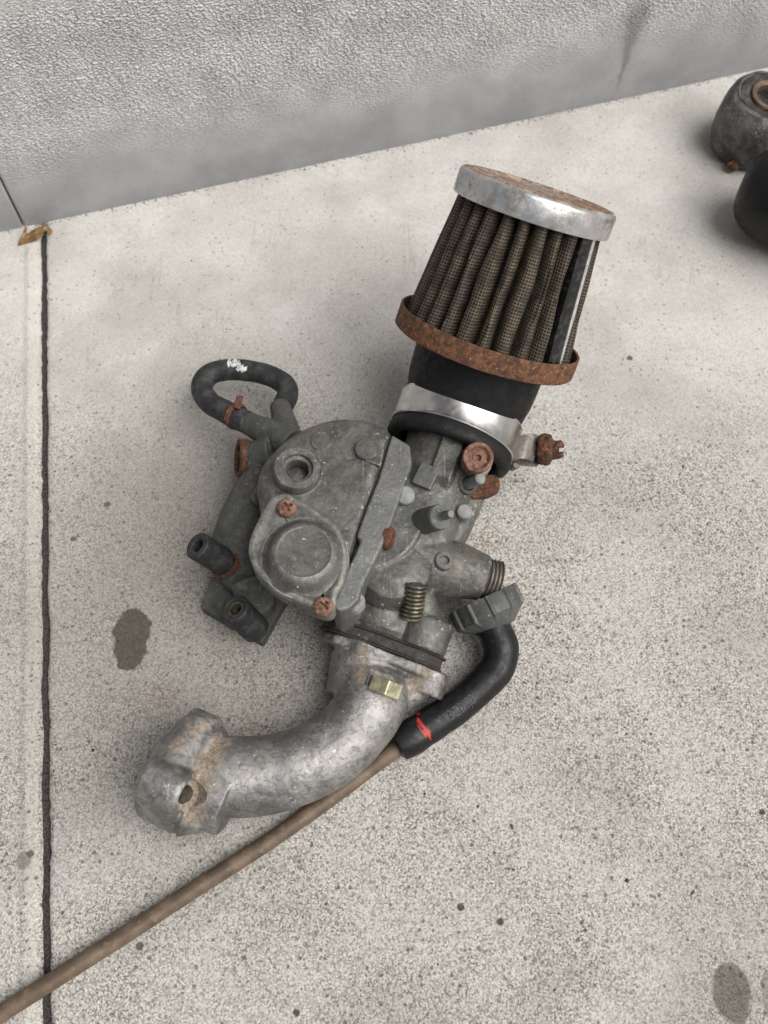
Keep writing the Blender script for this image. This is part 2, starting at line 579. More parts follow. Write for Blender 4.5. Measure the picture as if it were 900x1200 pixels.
    inv = m.math('SUBTRACT', 1.0, m.math('MAXIMUM', pit, pit2))
    nb = m.bump(inv, .6, .5, nb)
    return m.end(c, .88, 0.0, nb)

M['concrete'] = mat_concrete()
m = Mat('joint_dirt', .95)
M['joint'] = m.end(m.mix(m.step(m.noise(1.2, 6), .35, .7), (.018, .016, .015), (.07, .064, .058)), .95, 0.0, m.bump(m.noise(1.5, 5), .8, .6))

pav = empty('pavement', (0, 0, 0), 'x', 'x')
del pav['label'], pav['category']
pav['kind'] = 'structure'

def slab(side):
    """one cast slab; its worn edge runs along the joint"""
    sh = Sh()
    half = .98
    prof = [(0, -9), (0, -1.8), (.25, -.8), (.8, -.25), (1.8, -.04), (4, 0), (9, 0), (2500, 0)]
    if side < 0:
        prof = [(0, -9), (0, -2.2), (.5, -1.1), (1.4, -.55), (2.6, -.18), (5, 0), (9, 0), (2500, 0)]
    ss = [-900.0, -300.0] + [-180 + i * 1.5 for i in range(0, 360)] + [420 + i * 400 for i in range(6)]
    rows = []
    for s in ss:
        row = []
        base = JA + jd * s
        e = half + .55 * noise.noise(Vector((s * .06, side * 9, 0))) + .45 * noise.noise(Vector((s * .35, side * 5, 2)))
        chip = max(0, noise.noise(Vector((s * .11, side * 3, 7))) - .25) * 3.0
        for k, (d, zz) in enumerate(prof):
            dd = e + d * (1 + (chip if d < 5 else 0))
            p = base + jn * side * dd
            row.append(Vector((p.x, p.y, zz * (1 if k else 1))))
        rows.append(row)
    b = len(sh.v)
    n = len(prof)
    for r in rows:
        sh.v += r
    for i in range(len(rows) - 1):
        for j in range(n - 1):
            q = (b + i * n + j, b + i * n + j + 1, b + (i + 1) * n + j + 1, b + (i + 1) * n + j)
            sh.f.append(q if side > 0 else q[::-1])
    # closing piece under the wall, behind the joint's start
    return sh

for side in (1, -1):
    sh = slab(side)
    me = bpy.data.meshes.new('paving_slab')
    me.from_pydata([p * MM for p in sh.v], [], sh.f)
    bm = bmesh.new(); bm.from_mesh(me)
    bmesh.ops.recalc_face_normals(bm, faces=bm.faces)
    if sum(f.normal.z for f in bm.faces) < 0:
        bmesh.ops.reverse_faces(bm, faces=bm.faces)
    bm.to_mesh(me); bm.free()
    me.polygons.foreach_set('use_smooth', [True] * len(me.polygons))
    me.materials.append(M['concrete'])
    ob = bpy.data.objects.new('paving_slab', me)
    col.objects.link(ob)
    ob.parent = pav
sh = Sh()
rows = []
for i in range(0, 260):
    s = -12 + i * 1.5 if i < 250 else 363 + (i - 249) * 250
    base = JA + jd * s
    rows.append([Vector((*(base + jn * d).xy, -1.7 + .35 * noise.noise(Vector((s * .2, d, 0))) + .25 * noise.noise(Vector((s * .7, d * 2, 3))))) for d in (-6, -1.2, 0, 1.2, 6)])
b = 0
for r in rows:
    sh.v += r
for i in range(len(rows) - 1):
    for j in range(4):
        sh.f.append((i * 5 + j, i * 5 + j + 1, (i + 1) * 5 + j + 1, (i + 1) * 5 + j))
ob = sh.build('joint_filler', M['joint'], pav)

# ------------------------------------------------------------------ wall
def mat_wall():
    m = Mat('wall_paint', .6, 0, .35)
    x, y, z = m.sep()
    # object space of a block: x along, z up (mm, world aligned by rotation)
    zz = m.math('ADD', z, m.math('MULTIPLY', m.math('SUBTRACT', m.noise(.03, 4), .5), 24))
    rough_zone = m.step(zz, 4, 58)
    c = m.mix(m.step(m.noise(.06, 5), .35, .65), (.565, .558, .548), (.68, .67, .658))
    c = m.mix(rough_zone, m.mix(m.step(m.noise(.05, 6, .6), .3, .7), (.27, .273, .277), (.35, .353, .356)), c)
    gn = m.noise(1.5, 5, .7, vec=m.stretch((.5, 1, 1)))
    c = m.mix(m.math('MULTIPLY', m.step(gn, .49, .60), m.math('MULTIPLY', rough_zone, .55)), c, (.15, .148, .143))
    c = m.mix(m.math('MULTIPLY', m.step(m.noise(1.1, 4, .65), .60, .68), .5), c, (.10, .098, .095))
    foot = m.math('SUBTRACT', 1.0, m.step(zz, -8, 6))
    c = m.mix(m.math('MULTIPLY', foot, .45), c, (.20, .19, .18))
    # damp streak
    sx = STREAK
    dx = m.math('DIVIDE', m.math('SUBTRACT', x, m.math('ADD', sx, m.math('MULTIPLY', m.math('SUBTRACT', m.noise(.12, 3), .5), 6))), m.step(z, 12, 52, 1.5, 9))
    f = m.math('MULTIPLY', m.math('SUBTRACT', 1.0, m.step(m.math('ABSOLUTE', dx), .2, 1.1)), m.math('MULTIPLY', m.step(z, 2, 14), m.math('SUBTRACT', 1.0, m.step(z, 40, 56))))
    c = m.mix(m.math('MULTIPLY', f, .55), c, (.14, .14, .14))
    h = m.noise(1.3, 6, .7, vec=m.stretch((.55, 1, 1)))
    nb = m.bump(h, m.math('MULTIPLY', rough_zone, .75), .6)
    return m.end(c, m.step(m.noise(.8, 3), .3, .7, .42, .72), 0.0, nb)

WROT = atan2(wd.y, wd.x)
WO = at(28, 266.5, 0)                                 # joint in the wall
WO = WA + wd * (WO - WA).dot(wd)
_s = at(715, 118, 0)
STREAK = (_s - WO).dot(wd) + 2
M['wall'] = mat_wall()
wall = bpy.data.objects.new('low_wall', None)
col.objects.link(wall)
wall.location = WO * MM
wall.rotation_euler = (0, 0, WROT)
wall['label'] = 'low grey painted concrete wall with coarse stippled face behind the carburetor'
wall['category'] = 'wall'

def wall_block(x0, x1, fine0, fine1):
    """front face is a displaced grid; x along wall, -y out of the wall, z up"""
    xs = []
    x = x0
    while x < x1 - .01:
        xs.append(x)
        x += .31 if fine0 <= x <= fine1 else 25
    xs.append(x1)
    zs = [-6, -2, 0] + [i * .23 for i in range(1, 430)] + [115, 135, 150, 165, 180, 195, 208]
    V, Fc = [], []
    for zi in zs:
        for xi in xs:
            amp = 0
            if zi > 4:
                hz = zi + 14 * noise.noise(Vector((xi * .03, zi * .03, 4)))
                amp = min(1, max(0, (hz - 14) / 40))
                amp = amp * amp * (3 - 2 * amp)
            amp *= min(1, max(0, (98 - zi) / 10)) * min(1, max(0, (xi - fine0 + (0 if fine0 == 0 else -1)) / 4 if fine0 else 1)) * min(1, max(0, (fine1 - xi) / 10) if fine1 else 1)
            d = .12 * noise.noise(Vector((xi * .05, zi * .08, 2)))
            if amp > 0:
                a = noise.noise(Vector((xi * .95, zi * 2.1, 0))) * (1 + .6 * noise.noise(Vector((xi * .13, zi * .2, 5)))) + 1.0 * noise.noise(Vector((xi * 1.75, zi * 3.1, 9)))
                d += amp * .62 * max(-.8, a)
            ex = min(xi - x0, x1 - xi)
            rnd = 0
            if ex < 1.0:
                rnd = 1.0 - sqrt(max(0, 1.0 - (1.0 - max(ex, 0)) ** 2))
            V.append((xi, -d + rnd, zi))
    nx, nz = len(xs), len(zs)
    for i in range(nz - 1):
        for j in range(nx - 1):
            Fc.append((i * nx + j, i * nx + j + 1, (i + 1) * nx + j + 1, (i + 1) * nx + j))
    # back, top and ends
    b = len(V)
    T = 140
    V += [(x0, T, -6), (x1, T, -6), (x1, T, 210), (x0, T, 210), (x0, 6, 210), (x1, 6, 210)]
    top = (nz - 1) * nx
    Fc.append(tuple(top + j for j in range(nx)) + (b + 5, b + 4))
    Fc.append((b + 4, b + 5, b + 2, b + 3))
    Fc.append((b, b + 3, b + 2, b + 1))
    Fc.append(tuple(i * nx for i in range(nz)) [::-1] + (b, b + 3, b + 4)[::1] if False else tuple(i * nx for i in range(nz)) + (b + 4, b + 3, b))
    Fc.append(tuple(i * nx + nx - 1 for i in reversed(range(nz))) + (b + 1, b + 2, b + 5))
    me = bpy.data.meshes.new('wall_block')
    me.from_pydata([tuple(k * MM for k in p) for p in V], [], Fc)
    bm = bmesh.new(); bm.from_mesh(me)
    bmesh.ops.recalc_face_normals(bm, faces=bm.faces)
    bm.to_mesh(me); bm.free()
    me.polygons.foreach_set('use_smooth', [True] * len(me.polygons))
    me.set_sharp_from_angle(angle=radians(60))
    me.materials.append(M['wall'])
    ob = bpy.data.objects.new('wall_block', me)
    col.objects.link(ob)
    ob.parent = wall
    return ob

wall_block(.28, 1500, 0, 350)
wall_block(-1500, -.3, -60, 0)
ob = Sh().box(Matrix.Translation((0, 70.5, 100)), .55, 140, 206).build('joint_mortar', M['concrete'], None)
ob.parent = wall
ob.location = Vector((0, 70.7, 100)) * MM

# ------------------------------------------------------------------ carburetor
U = axis(20.5, 12)                                   # along the bore, to the filter
S = Vector((cos(radians(20.5)), -sin(radians(20.5)), 0))   # level, across the bore, to the right
W = S.cross(U).normalized()
if W.z < 0:
    W = -W
LIP = at(528, 518, 29)                               # middle of the boot's mouth
def bore(s, a=0, w=0):
    return LIP + U * s + S * a + W * w
FS = -68.0                                           # flange face along the bore

carb = empty('carburetor', (*LIP.xy, 0), 'weathered grey motorcycle carburetor with pleated cone air filter and curved intake pipe lying on pavement', 'carburetor')

# --- main casting
sh = Sh()
mb = frame(LIP, U)
sh.lathe([(10, -70), (13, -66), (13.5, -50), (14.5, -40), (14, -30), (13.4, -20), (13.6, -10), (14.6, -2), (15.6, 6), (15.6, 10)], mb, 56)
# body flange disc under the bowl seam
c = at(423, 600, 37.4)
sh.lathe([(17, .4), (19.5, 3), (19.5, 36.8), (18.9, 37.4), (0, 37.5)], frame((c.x, c.y, 0), (0, 0, 1)), 56)
# web to the right of the bore
sh.prism([(485, 560), (500, 508), (548, 522), (574, 552), (566, 588), (548, 622), (528, 648), (492, 650), (478, 610)], 29, 4, 40, 3, .85)
# ridge along the mouth
sh.loft([[bore(s_, a_, w_) for a_, w_ in ((-2.5, 9), (7.5, 8), (5.5, h_), (-1.0, h_ + .5))] for s_, h_ in ((1, 15.4), (-8, 15.2), (-16, 14.9), (-20, 12))])
# slide barrel to the right
sh.tube([at(432, 640, 24), at(470, 652, 24), at(505, 663, 23), at(535, 669, 22), at(556, 674, 21), at(566, 677, 20.5)], [11.5, 11.5, 10.6, 9.2, 7.9, 7.4], 36, 30)
# hump near the flange
sh.lathe([(3, 0), (11, 1), (12.5, 3), (12.8, 12), (11, 17), (6, 19.4), (0, 20)], frame(at(459, 688, 17), Vector((.05, .05, 1))), 40)
# flange lugs
for a, w_, r_ in ((-11.5, 1.5, 8.0), (13, 4.0, 8.4)):
    sh.lathe([(r_ - .4, FS), (r_, FS + .8), (r_, FS + 9), (r_ - .8, FS + 10)], frame(LIP + S * a + W * w_, U), 40)
sh.box(Matrix.Translation(bore(FS + 4, 0, 1)) @ frame((0, 0, 0), U).to_3x3().to_4x4(), 30, 19, 8)
sh.tube([bore(FS + 5, 14.5, 6), bore(FS + 12, 10, 7), bore(FS + 20, 4, 8)], [5, 5, 4], 20, 12)
# web beside the spring
sh.prism([(486, 688), (514, 693), (508, 716), (500, 748), (484, 742)], 20, 8, 0, 0)
body = sh.build('main_body', M['cast'], carb, remesh=.36, smooth=3, jitter=.09, jscale=.5)

from mathutils.bvhtree import BVHTree
_bv = {}
def hit(px, py, ob):
    """surface point and normal of a part (mm) under a photo pixel"""
    if ob.name not in _bv:
        w = Vector((0, 0, 0)); p_ = ob
        while p_ is not None:
            w += p_.location; p_ = p_.parent
        _bv[ob.name] = (BVHTree.FromPolygons([(v.co + w) * 1000 for v in ob.data.vertices], [tuple(f.vertices) for f in ob.data.polygons]))
    d = (at(px, py, 0) - Vector((0, 0, HC))).normalized()
    r = _bv[ob.name].ray_cast(Vector((0, 0, HC)), d)
    return (r[0], r[1]) if r[0] is not None else (at(px, py, 0), Vector((0, 0, 1)))

# --- float bowl
O = [(459, 514), (440, 501), (415, 496), (390, 497), (368, 503), (345, 514), (322, 532), (306, 552), (300, 578), (304, 606), (303, 640), (313, 664), (327, 682), (347, 694), (370, 700), (390, 698), (409, 668), (421, 632), (436, 585), (450, 543)]
pts = spline([at(x, y, 37) for x, y in O], 90)
A = at(415, 545, 37)
def bowl_ring(z, s, dx=0, dy=0):
    return [Vector((A.x + (p.x - A.x) * s + dx, A.y + (p.y - A.y) * s + dy, z)) for p in pts]
sh = Sh()
sh.loft([bowl_ring(5, .62, 2, 2), bowl_ring(10, .74, 1, 1), bowl_ring(18, .85), bowl_ring(28, .94), bowl_ring(35, .985), bowl_ring(38, .985), bowl_ring(40, .965), bowl_ring(41.4, .92), bowl_ring(42.2, .85), bowl_ring(42.6, .7), bowl_ring(42.8, .4)])
# lip along the seam
sh.prism([(455, 512), (446, 540), (432, 583), (419, 618), (412, 632), (405, 650), (399, 644), (410, 610), (424, 575), (438, 535), (447, 508)], 41.6, 30, 0, 0)
# root of the boss for the drain screw
c = at(348.5, 548, 47)
BA = Vector((.10, -.02, 1)).normalized()
sh.lathe([(7.4, -10), (7.2, -2.2)], frame(c, BA), 40)
sh.prism([(429, 518), (450, 526), (446, 546), (429, 540)], 43.4, 38)
# post with the small slotted screw
sh.lathe([(3.6, -8), (3.4, 0)], frame(at(413, 611, 40.5), (.05, 0, 1)), 24)
bowl = sh.build('float_bowl', M['cast'], carb, remesh=.30, smooth=2, jitter=.09, jscale=.45)
carve(bowl, Sh().lathe([(0, -7), (3.5, -7), (3.5, 3), (0, 3)], frame(c, BA), 36))
Sh().lathe([(3.4, -6), (7.25, -6), (7.3, -.5), (6.95, 0), (4.9, 0), (4.7, -.2), (4.65, -1.3), (3.6, -1.5), (3.45, -1.8)], frame(c, BA), 56, cap=False, loop=True, wob=.06).build('drain_boss', M['cast_part'], bowl)
Sh().lathe([(0, -6.6), (3.4, -6.4), (2.4, -5.6), (0, -5.2)], frame(c, BA), 24, wob=.5).build('bore_crust', M['cast_part'], bowl)
Sh().lathe([(3.4, -3), (3.4, .3), (3.1, .6), (0, .65)], frame(at(376, 517, 42.5), (0, 0, 1)), 32).build('mould_mark', M['cast_part'], bowl)
Sh().lathe([(3.75, -4), (3.7, 1.5), (3.4, 1.8), (0, 1.85)], frame(at(429.5, 528.5, 42.6), (.03, 0, 1)), 36).build('mould_mark', M['cast_part'], bowl)
# casting low on the left, under the cover; dark colour holds grime and shade
sh = Sh()
sh.tube([at(318, 560, 20), at(296, 596, 16), at(280, 640, 13), at(290, 676, 12)], [9, 9, 9, 7], 24, 24)
sh.prism([(300, 566), (284, 596), (268, 626), (256, 656), (262, 684), (296, 694), (330, 690), (345, 610)], 13, 3, 40, 2)
sh.tube([at(300, 585, 30), at(330, 560, 37)], [3, 3], 16)
sh.build('lower_casting', M['cast_dark'], carb, remesh=.4, smooth=3, jitter=.35, jscale=.25)

# gasket and the seam bar of the body
sh = Sh().prism([(457.5, 510), (449, 541), (435, 584), (421, 620), (412, 640), (402, 668), (392, 700), (387, 698), (398, 664), (407, 636), (417, 617), (432, 581), (446, 538), (454.5, 508)], 41.0, 26)
sh.build('gasket', M['gasket'], carb)
sh = Sh().prism([(459, 507), (481, 519), (483, 541), (467, 588), (456, 620), (445, 645), (434, 668), (424, 688), (421, 703), (410, 714), (397, 717), (389, 711), (399, 684), (409, 663), (417, 647), (422, 634), (417.5, 628), (428, 599), (442.5, 562), (456, 517)], 42.4, 18, 0, 0, 1.0, (-.07, -.01))
bar = sh.build('seam_flange', M['cast_light'], carb, bevel=.9, seg=3)

# --- diaphragm cover with two screws
CV = [(315.6, 586), (321, 581), (336, 578), (349, 584), (373, 598), (395, 615), (405.6, 638), (408, 658), (404, 681), (396, 697), (394, 708), (387, 716), (373, 715), (345, 703), (322, 690), (303, 674), (293, 656), (291, 640), (296, 622), (307, 600)]
sh = Sh()
ztop = 46
P = spline([at(x, y, ztop) for x, y in CV], 110)
cc = at(356, 651, ztop)
def cov(z, ins):
    r = []
    for i, p in enumerate(P):
        t = (P[(i + 1) % 110] - P[i - 1]).normalized()
        nrm = Vector((t.y, -t.x, 0))
        if nrm.dot(p - cc) > 0:
            nrm = -nrm
        r.append(Vector((p.x, p.y, z)) + nrm * ins)
    return r
sh.loft([cov(36.5, .4), cov(38, 0.1), cov(45.2, 0), cov(45.9, .2), cov(46.4, .7), cov(46.6, 1.4), cov(46.5, 2.1), cov(46.1, 2.8), cov(45.9, 3.6)])
dm = at(357, 653.5, 46)
sh.lathe([(13.2, -2), (12.9, -.02), (12.3, .12), (11.6, .5), (11.0, 1.2), (10.3, 2.4), (9.6, 3.5), (8.9, 4.2), (8.3, 4.5), (7.9, 4.6), (7.7, 4.45), (7.3, 4.4), (0, 4.4)], frame(dm, (.03, .0, 1)), 80, wob=.05)
cover = sh.build('diaphragm_cover', M['cast'], carb, ang=50)

def cross_screw(px, py, z, r, ax_, parent, mat, ang=.4, h=1.6):
    o = at(px, py, z)
    m = frame(o, ax_)
    s = Sh().lathe([(r * .96, -h), (r, -h * .4), (r * .93, -h * .1), (r * .75, .18), (r * .4, .3), (0, .34)], m, 32, wob=.12)
    ob = s.build('cover_screw', mat, parent)
    q = Sh()
    for k in range(2):
        q.box(m @ Matrix.Rotation(ang + k * pi / 2, 4, 'Z') @ Matrix.Translation((0, 0, -.1)), r * 1.15, r * .34, 1.5)
    s2 = q.v, q.f
    for k in range(2):
        one = Sh()
        one.v, one.f = q.v[k * 8:k * 8 + 8], q.f[:6]
        carve(ob, one)
    return ob
cross_screw(336, 594, 47.6, 2.95, Vector((.05, 0, 1)), cover, M['screw'], .5)
cross_screw(379, 710, 47.6, 2.95, Vector((.05, 0, 1)), cover, M['screw'], .9)

# --- small slotted screw, studs, pins
def slot_screw(name, px, py, z, r, ax_, mat, ang=.3, h=2, parent=carb):
    m = frame(at(px, py, z), ax_)
    ob = Sh().lathe([(r, -h), (r, -.5), (r * .85, 0), (0, .1)], m, 28, wob=.08).build(name, mat, parent)
    carve(ob, Sh().box(m @ Matrix.Rotation(ang, 4, 'Z'), r * 2.2, r * .3, 1.0))
    return ob
slot_screw('bowl_screw', 412.5, 610, 42.0, 2.2, (.05, 0, 1), M['pin'], 1.2)

def pin(name, top, base, r, mat, parent=carb, bev=.35):
    ob = Sh().cyl(base, top, r, r, 28, bev)
    return ob.build(name, mat, parent)
_z = hit(472, 583, body)[0].z
pin('flange_pin', at(475.5, 580, _z + 3), at(471, 585, _z - 4), 3.0, M['pin'])
_z = hit(546, 568, body)[0].z
pin('linkage_pin', at(563.5, 560, _z + 7), at(546, 568, _z - 1), 1.95, M['pin'])
sh = Sh().hollow(at(541, 570, _z - 4), at(549, 566.5, _z + 1.2), 3.4, 2.2, 2)
sh.build('linkage_collar', M['cast_dark'], carb)
_z = hit(541, 603, body)[0].z
pin('stop_pin', at(545, 599, _z + 3.5), at(538, 606, _z - 4), 2.5, M['pin'])
# idle stop: big collar and a thin screw leaning to the right
_z = hit(497, 611, body)[0].z
a0, a1 = at(487, 614, _z - 3.5), at(515, 606, _z + 5.5)
dr = (a1 - a0).normalized()
Sh().cyl(a0, a1, 4.1, 4.0, 36, .4).build('idle_collar', M['cast_dark'], carb)  # dark body colour stands in for the collar's shadowed side
Sh().cyl(a1 - dr * .3, a1 + dr * .35, 3.9, 3.8, 36, .15).build('collar_face', M['cast_plain'], carb)
ob = Sh().cyl(a1 - dr * .5, a1 + dr * 5.6, 1.25, 1.2, 20, .25).build('idle_screw', M['pin'], carb)
sh = Sh()
for k in range(5):
    sh.lathe([(1.2, k * .75 + 1.6), (1.42, k * .75 + 1.95), (1.2, k * .75 + 2.3)], frame(a1, dr), 16)
sh.build('screw_thread', M['cast_dark'], ob)
# rusted screw head on the side of the seam bar
o = at(455.5, 631, hit(463, 632, body)[0].z + 1.7)
rs = Sh().lathe([(3.3, -1.1), (3.6, -.8), (3.6, .5), (2.8, 1.1), (0, 1.2)], frame(o, S * .95 + Vector((0, 0, .30))), 28, wob=.2).build('side_screw', M['rust_red'], carb)
carve(rs, Sh().box(frame(o, S * .95 + Vector((0, 0, .30))) @ Matrix.Translation((0, 0, 1.1)), 9, .9, 1.2))
# raised number pad on the mouth
_p, _n = hit(499.5, 559, body)
mp = frame(_p, W * 1.0 - S * .10, U)
Sh().box(mp @ Matrix.Rotation(-.1, 4, 'Z') @ Matrix.Translation((0, 0, -.6)), 6.6, 7.6, 4.6).build('raised_pad', M['cast_plain'], carb, bevel=.5)
# coppery plug with a recess
o = at(560.5, 536, 50)
ax_ = Vector((.04, -.36, 1)).normalized()
mm = frame(o, ax_)
Sh().lathe([(4.3, -13), (4.3, -1.2), (4.75, -.9), (4.75, -.25), (4.5, .1), (3.7, .15), (3.2, -.5), (2.9, -1.0), (1.7, -1.1), (1.5, -.8), (1.1, -.8), (.95, -2.0), (0, -2.2)], mm, 40, wob=.1).build('fuel_plug', M['screw'], carb)
Sh().cyl(at(553, 552, 20), at(558.5, 541, 37), 5.0, 5.0, 32, .6).build('plug_boss', M['cast'], carb)
# rusty lever behind the pin
Sh().prism([(552, 575), (562, 562), (574, 556), (582, 558), (586, 566), (582, 575), (556, 584)], 30, 27, 28, .3).build('rusty_lever', M['rust'], carb)
# small socket screw on the slide barrel
o = at(521, 656, hit(521, 656, body)[0].z + 1.3)
mm = frame(o, Vector((.12, .02, 1)))
Sh().lathe([(2.9, -3), (2.9, -.3), (2.6, 0), (1.6, 0), (1.45, -.2), (1.35, -1.1), (0, -1.1)], mm, 28).build('pilot_screw', M['cast_light'], carb)
# threaded end of the slide barrel
ta, tb = at(564, 676.5, 20.6), at(584, 682, 19.4)
td = (tb - ta)
L = td.length
prof = [(5.4, -1)]
k = 0.0
while k < L - .5:
    prof += [(6.0, k), (6.75, k + .42), (6.0, k + .84)]
    k += 1.25
prof += [(5.6, L), (4.6, L), (4.4, L - 4), (0, L - 4)]
Sh().lathe(prof, frame(ta, td), 40).build('threaded_neck', mat_cast('thread_metal', (.13, .11, .095), (.25, .22, .19), (.10, .06, .04), .6, .4, .5, .4), carb)

# idle spring on its stud, on the flange lug
m = Mat('brassy_spring', .38, .75)
M['brass'] = m.end(m.mix(m.step(m.noise(.5, 5), .38, .66), (.085, .078, .058), (.25, .22, .145)), .5, .7, m.bump(m.noise(2, 4), .3, .15))
sa, sb = at(481.5, 724, 29), at(488.5, 684, 36)
fr = frame(sa, sb - sa)
L = (sb - sa).length
ob = Sh().cyl(sa, sb, 2.3, 2.3, 20).build('throttle_stop_stud', M['cast_dark'], carb)
turns, N = 8.5, 8.5 * 20
sp = []
for i in range(int(N) + 1):
    a = i / 20 * 2 * pi
    sp.append(fr @ Vector((3.0 * cos(a), 3.0 * sin(a), L * i / N)))
sh = Sh()
ringz = []
for i, p in enumerate(sp):
    t = (sp[min(i + 1, len(sp) - 1)] - sp[max(i - 1, 0)]).normalized()
    r = (p - (fr @ Vector((0, 0, L * i / N)))).normalized()
    b2 = t.cross(r)
    ringz.append([p + (r * cos(2 * pi * j / 8) + b2 * sin(2 * pi * j / 8)) * .48 for j in range(8)])
sh.loft(ringz)
sh.build('coil_spring', M['brass'], ob)

# corroded screw at the lower end of the seam bar
sh = Sh()
sh.tube([at(425, 676, 39), at(418, 690, 39.6), at(415, 702, 38)], [1.2, 1.6, 1.2], 12, 10, wob=.5)
sh.lathe([(3.2, -4), (3.1, -.4), (2.5, 0), (0, .2)], frame(at(415, 703, 40), (0, 0, 1)), 24, wob=.5)
sh.build('corroded_screw', mat_cast('white_corrosion', (.24, .235, .22), (.42, .41, .39), spots=.9, metal=.1, bstr=.9), carb, remesh=.3, smooth=2, jitter=.3, jscale=.9)

# --- hose fittings at the upper left
sh = Sh()
sh.cyl(at(291, 496, 22), at(345, 522, 30), 4.0, 5.6, 28)
sh.cyl(at(328, 476, 21), at(338, 512, 28), 3.6, 4.6, 28)
sh.prism([(300, 520), (330, 500), (352, 505), (345, 535), (318, 560), (296, 556)], 27, 8, 30, 2)
sh.cyl(at(288, 539, 22), at(322, 530, 26), 4.6, 6.5, 28)
sh.build('hose_fitting', M['cast_dark'], carb, remesh=.34, smooth=3, jitter=.12, jscale=.5)
Sh().lathe([(5.0, 0), (6.3, .2), (6.5, 1.4), (6.5, 4.2), (6.0, 4.6), (4.9, 4.4), (4.7, .4)], frame(at(294, 538, 21), Vector((-.85, -.10, .28))), 36, wob=.35, cap=False, loop=True).build('rusty_ring', M['rust'], carb)

# overflow hose loop
hz = [(289.5, 495, 23), (276, 489, 22), (262, 481, 20), (246, 472, 17.5), (236.5, 456, 16), (243, 441, 15.5), (261, 434, 15.5), (287, 434, 16), (315, 440, 16.5), (334, 451, 17.5), (337, 463, 18.5), (332, 474, 20)]
hose = Sh().tube([at(*p) for p in hz], [4.0, 4.1, 4.0, 3.95, 3.9, 3.9, 3.9, 3.85, 3.8, 3.8, 3.8, 3.8], 28, 90, wob=.03).build('overflow_hose', M['rubber_old'], carb)
m = Mat('chipped_paint', .6)
M['white_paint'] = m.end(m.mix(m.step(m.noise(.9, 5), .35, .6), (.30, .30, .30), (.68, .68, .66)), .6, 0.0, m.bump(m.noise(1.5, 4), .3, .15))
def patch_on_tube(path, i0, i1, a0, a1, r, mat, name, parent, ragged=.3, n=90, up=(0, 0, 1), na=12, lift=.06):
    """thin dab of paint that lies on a tube; angles measured from straight up"""
    n *= 4; i0 *= 4; i1 *= 4; na *= 2
    Cc = spline(path, n, False)
    sh = Sh()
    nu = i1 - i0
    rows = []
    for i in range(i0, i1 + 1):
        t = (Cc[min(i + 1, n - 1)] - Cc[i - 1]).normalized()
        s_ = t.cross(Vector(up)).normalized()
        w_ = s_.cross(t)
        e = (i - i0) / nu
        taper_ = 1 - abs(2 * e - 1) ** 3
        rg = ragged * (noise.noise(Vector((i * .21, 1, 2))) * 2 + .6 * (1 - taper_) + .5 * noise.noise(Vector((i * .7, 9, 2)))), ragged * (noise.noise(Vector((i * .23, 5, 2))) * 2 - .6 * (1 - taper_) + .5 * noise.noise(Vector((i * .8, 4, 2))))
        lo, hi = a0 + rg[0], a1 + rg[1]
        rows.append([Cc[i] + (w_ * cos(lo + (hi - lo) * k / na) + s_ * sin(lo + (hi - lo) * k / na)) * (r + lift) for k in range(na + 1)])
    k0 = na + 1
    for rr in rows:
        sh.v += rr
    for i in range(nu):
        for j in range(na):
            sh.f.append((i * k0 + j, i * k0 + j + 1, (i + 1) * k0 + j + 1, (i + 1) * k0 + j))
    return sh.build(name, mat, parent)
hp = [at(*p) for p in hz]
patch_on_tube(hp, 50, 55, -.75, .35, 3.87, M['white_paint'], 'paint_chip', hose, .5)
patch_on_tube(hp, 54, 59, .1, .75, 3.87, M['white_paint'], 'paint_chip', hose, .4)
# wire clip round the hose
cpos = at(276.5, 487.5, 22)
ct = (at(262, 481, 20) - at(289.5, 495, 23)).normalized()
fr = frame(cpos, ct)
sh = Sh()
for off in (-.5, .5):
    sh.tube([fr @ Vector((4.35 * cos(a), 4.35 * sin(a), off)) for a in [2 * pi * k / 12 for k in range(12)]] + [fr @ Vector((4.35, .1, off))], .52, 8, 50)
sh.tube([at(276, 478, 27), at(279.5, 464, 28)], .7, 8)
sh.tube([at(279, 479, 27), at(283, 464.5, 28)], .7, 8)
sh.build('wire_clip', M['rust_red'], hose)

# --- rubber stubs at the lower left and the bracket under them
def stub(end, base, r, ri, mat, inner=None):
    ob = Sh().hollow(base, end, r, ri, 7, 40, .5).build('rubber_stub', mat, carb)
    d = (Vector(end) - Vector(base)).normalized()
    if inner:
        Sh().lathe([(ri - .05, -7), (ri - .05, -1.0), (ri - .9, -.9), (ri - 1.2, -7)], frame(end, d), 28).build('brass_nipple', inner, ob)
    return ob, d
s1, d1 = stub(at(230.5, 639, 29), at(268, 662, 16), 4.6, 2.1, M['rubber_old'])
fr = frame(at(266, 661, 17), d1)
sh = Sh()
for off in (0, 1.1):
    sh.tube([fr @ Vector((4.9 * cos(a), 4.9 * sin(a), off + .25 * sin(3 * a))) for a in [2 * pi * k / 14 for k in range(15)]], .6, 8, 50)
sh.build('wire_clip', M['rust'], s1)
s2, d2 = stub(at(274.5, 712.5, 22), at(300, 738, 8), 4.75, 2.9, M['rubber_old'], M['brass'])
Sh().prism([(248, 676), (235, 712), (307, 753), (332, 708), (345, 690), (290, 664)], 5.5, .05, 0).build('bottom_bracket', M['cast_dark'], carb, bevel=.4)
Sh().prism([(262, 664), (276, 650), (300, 664), (322, 700), (300, 722), (276, 700)], 12, 5, 30, 1.2).build('bracket_boss', M['cast_dark'], carb)

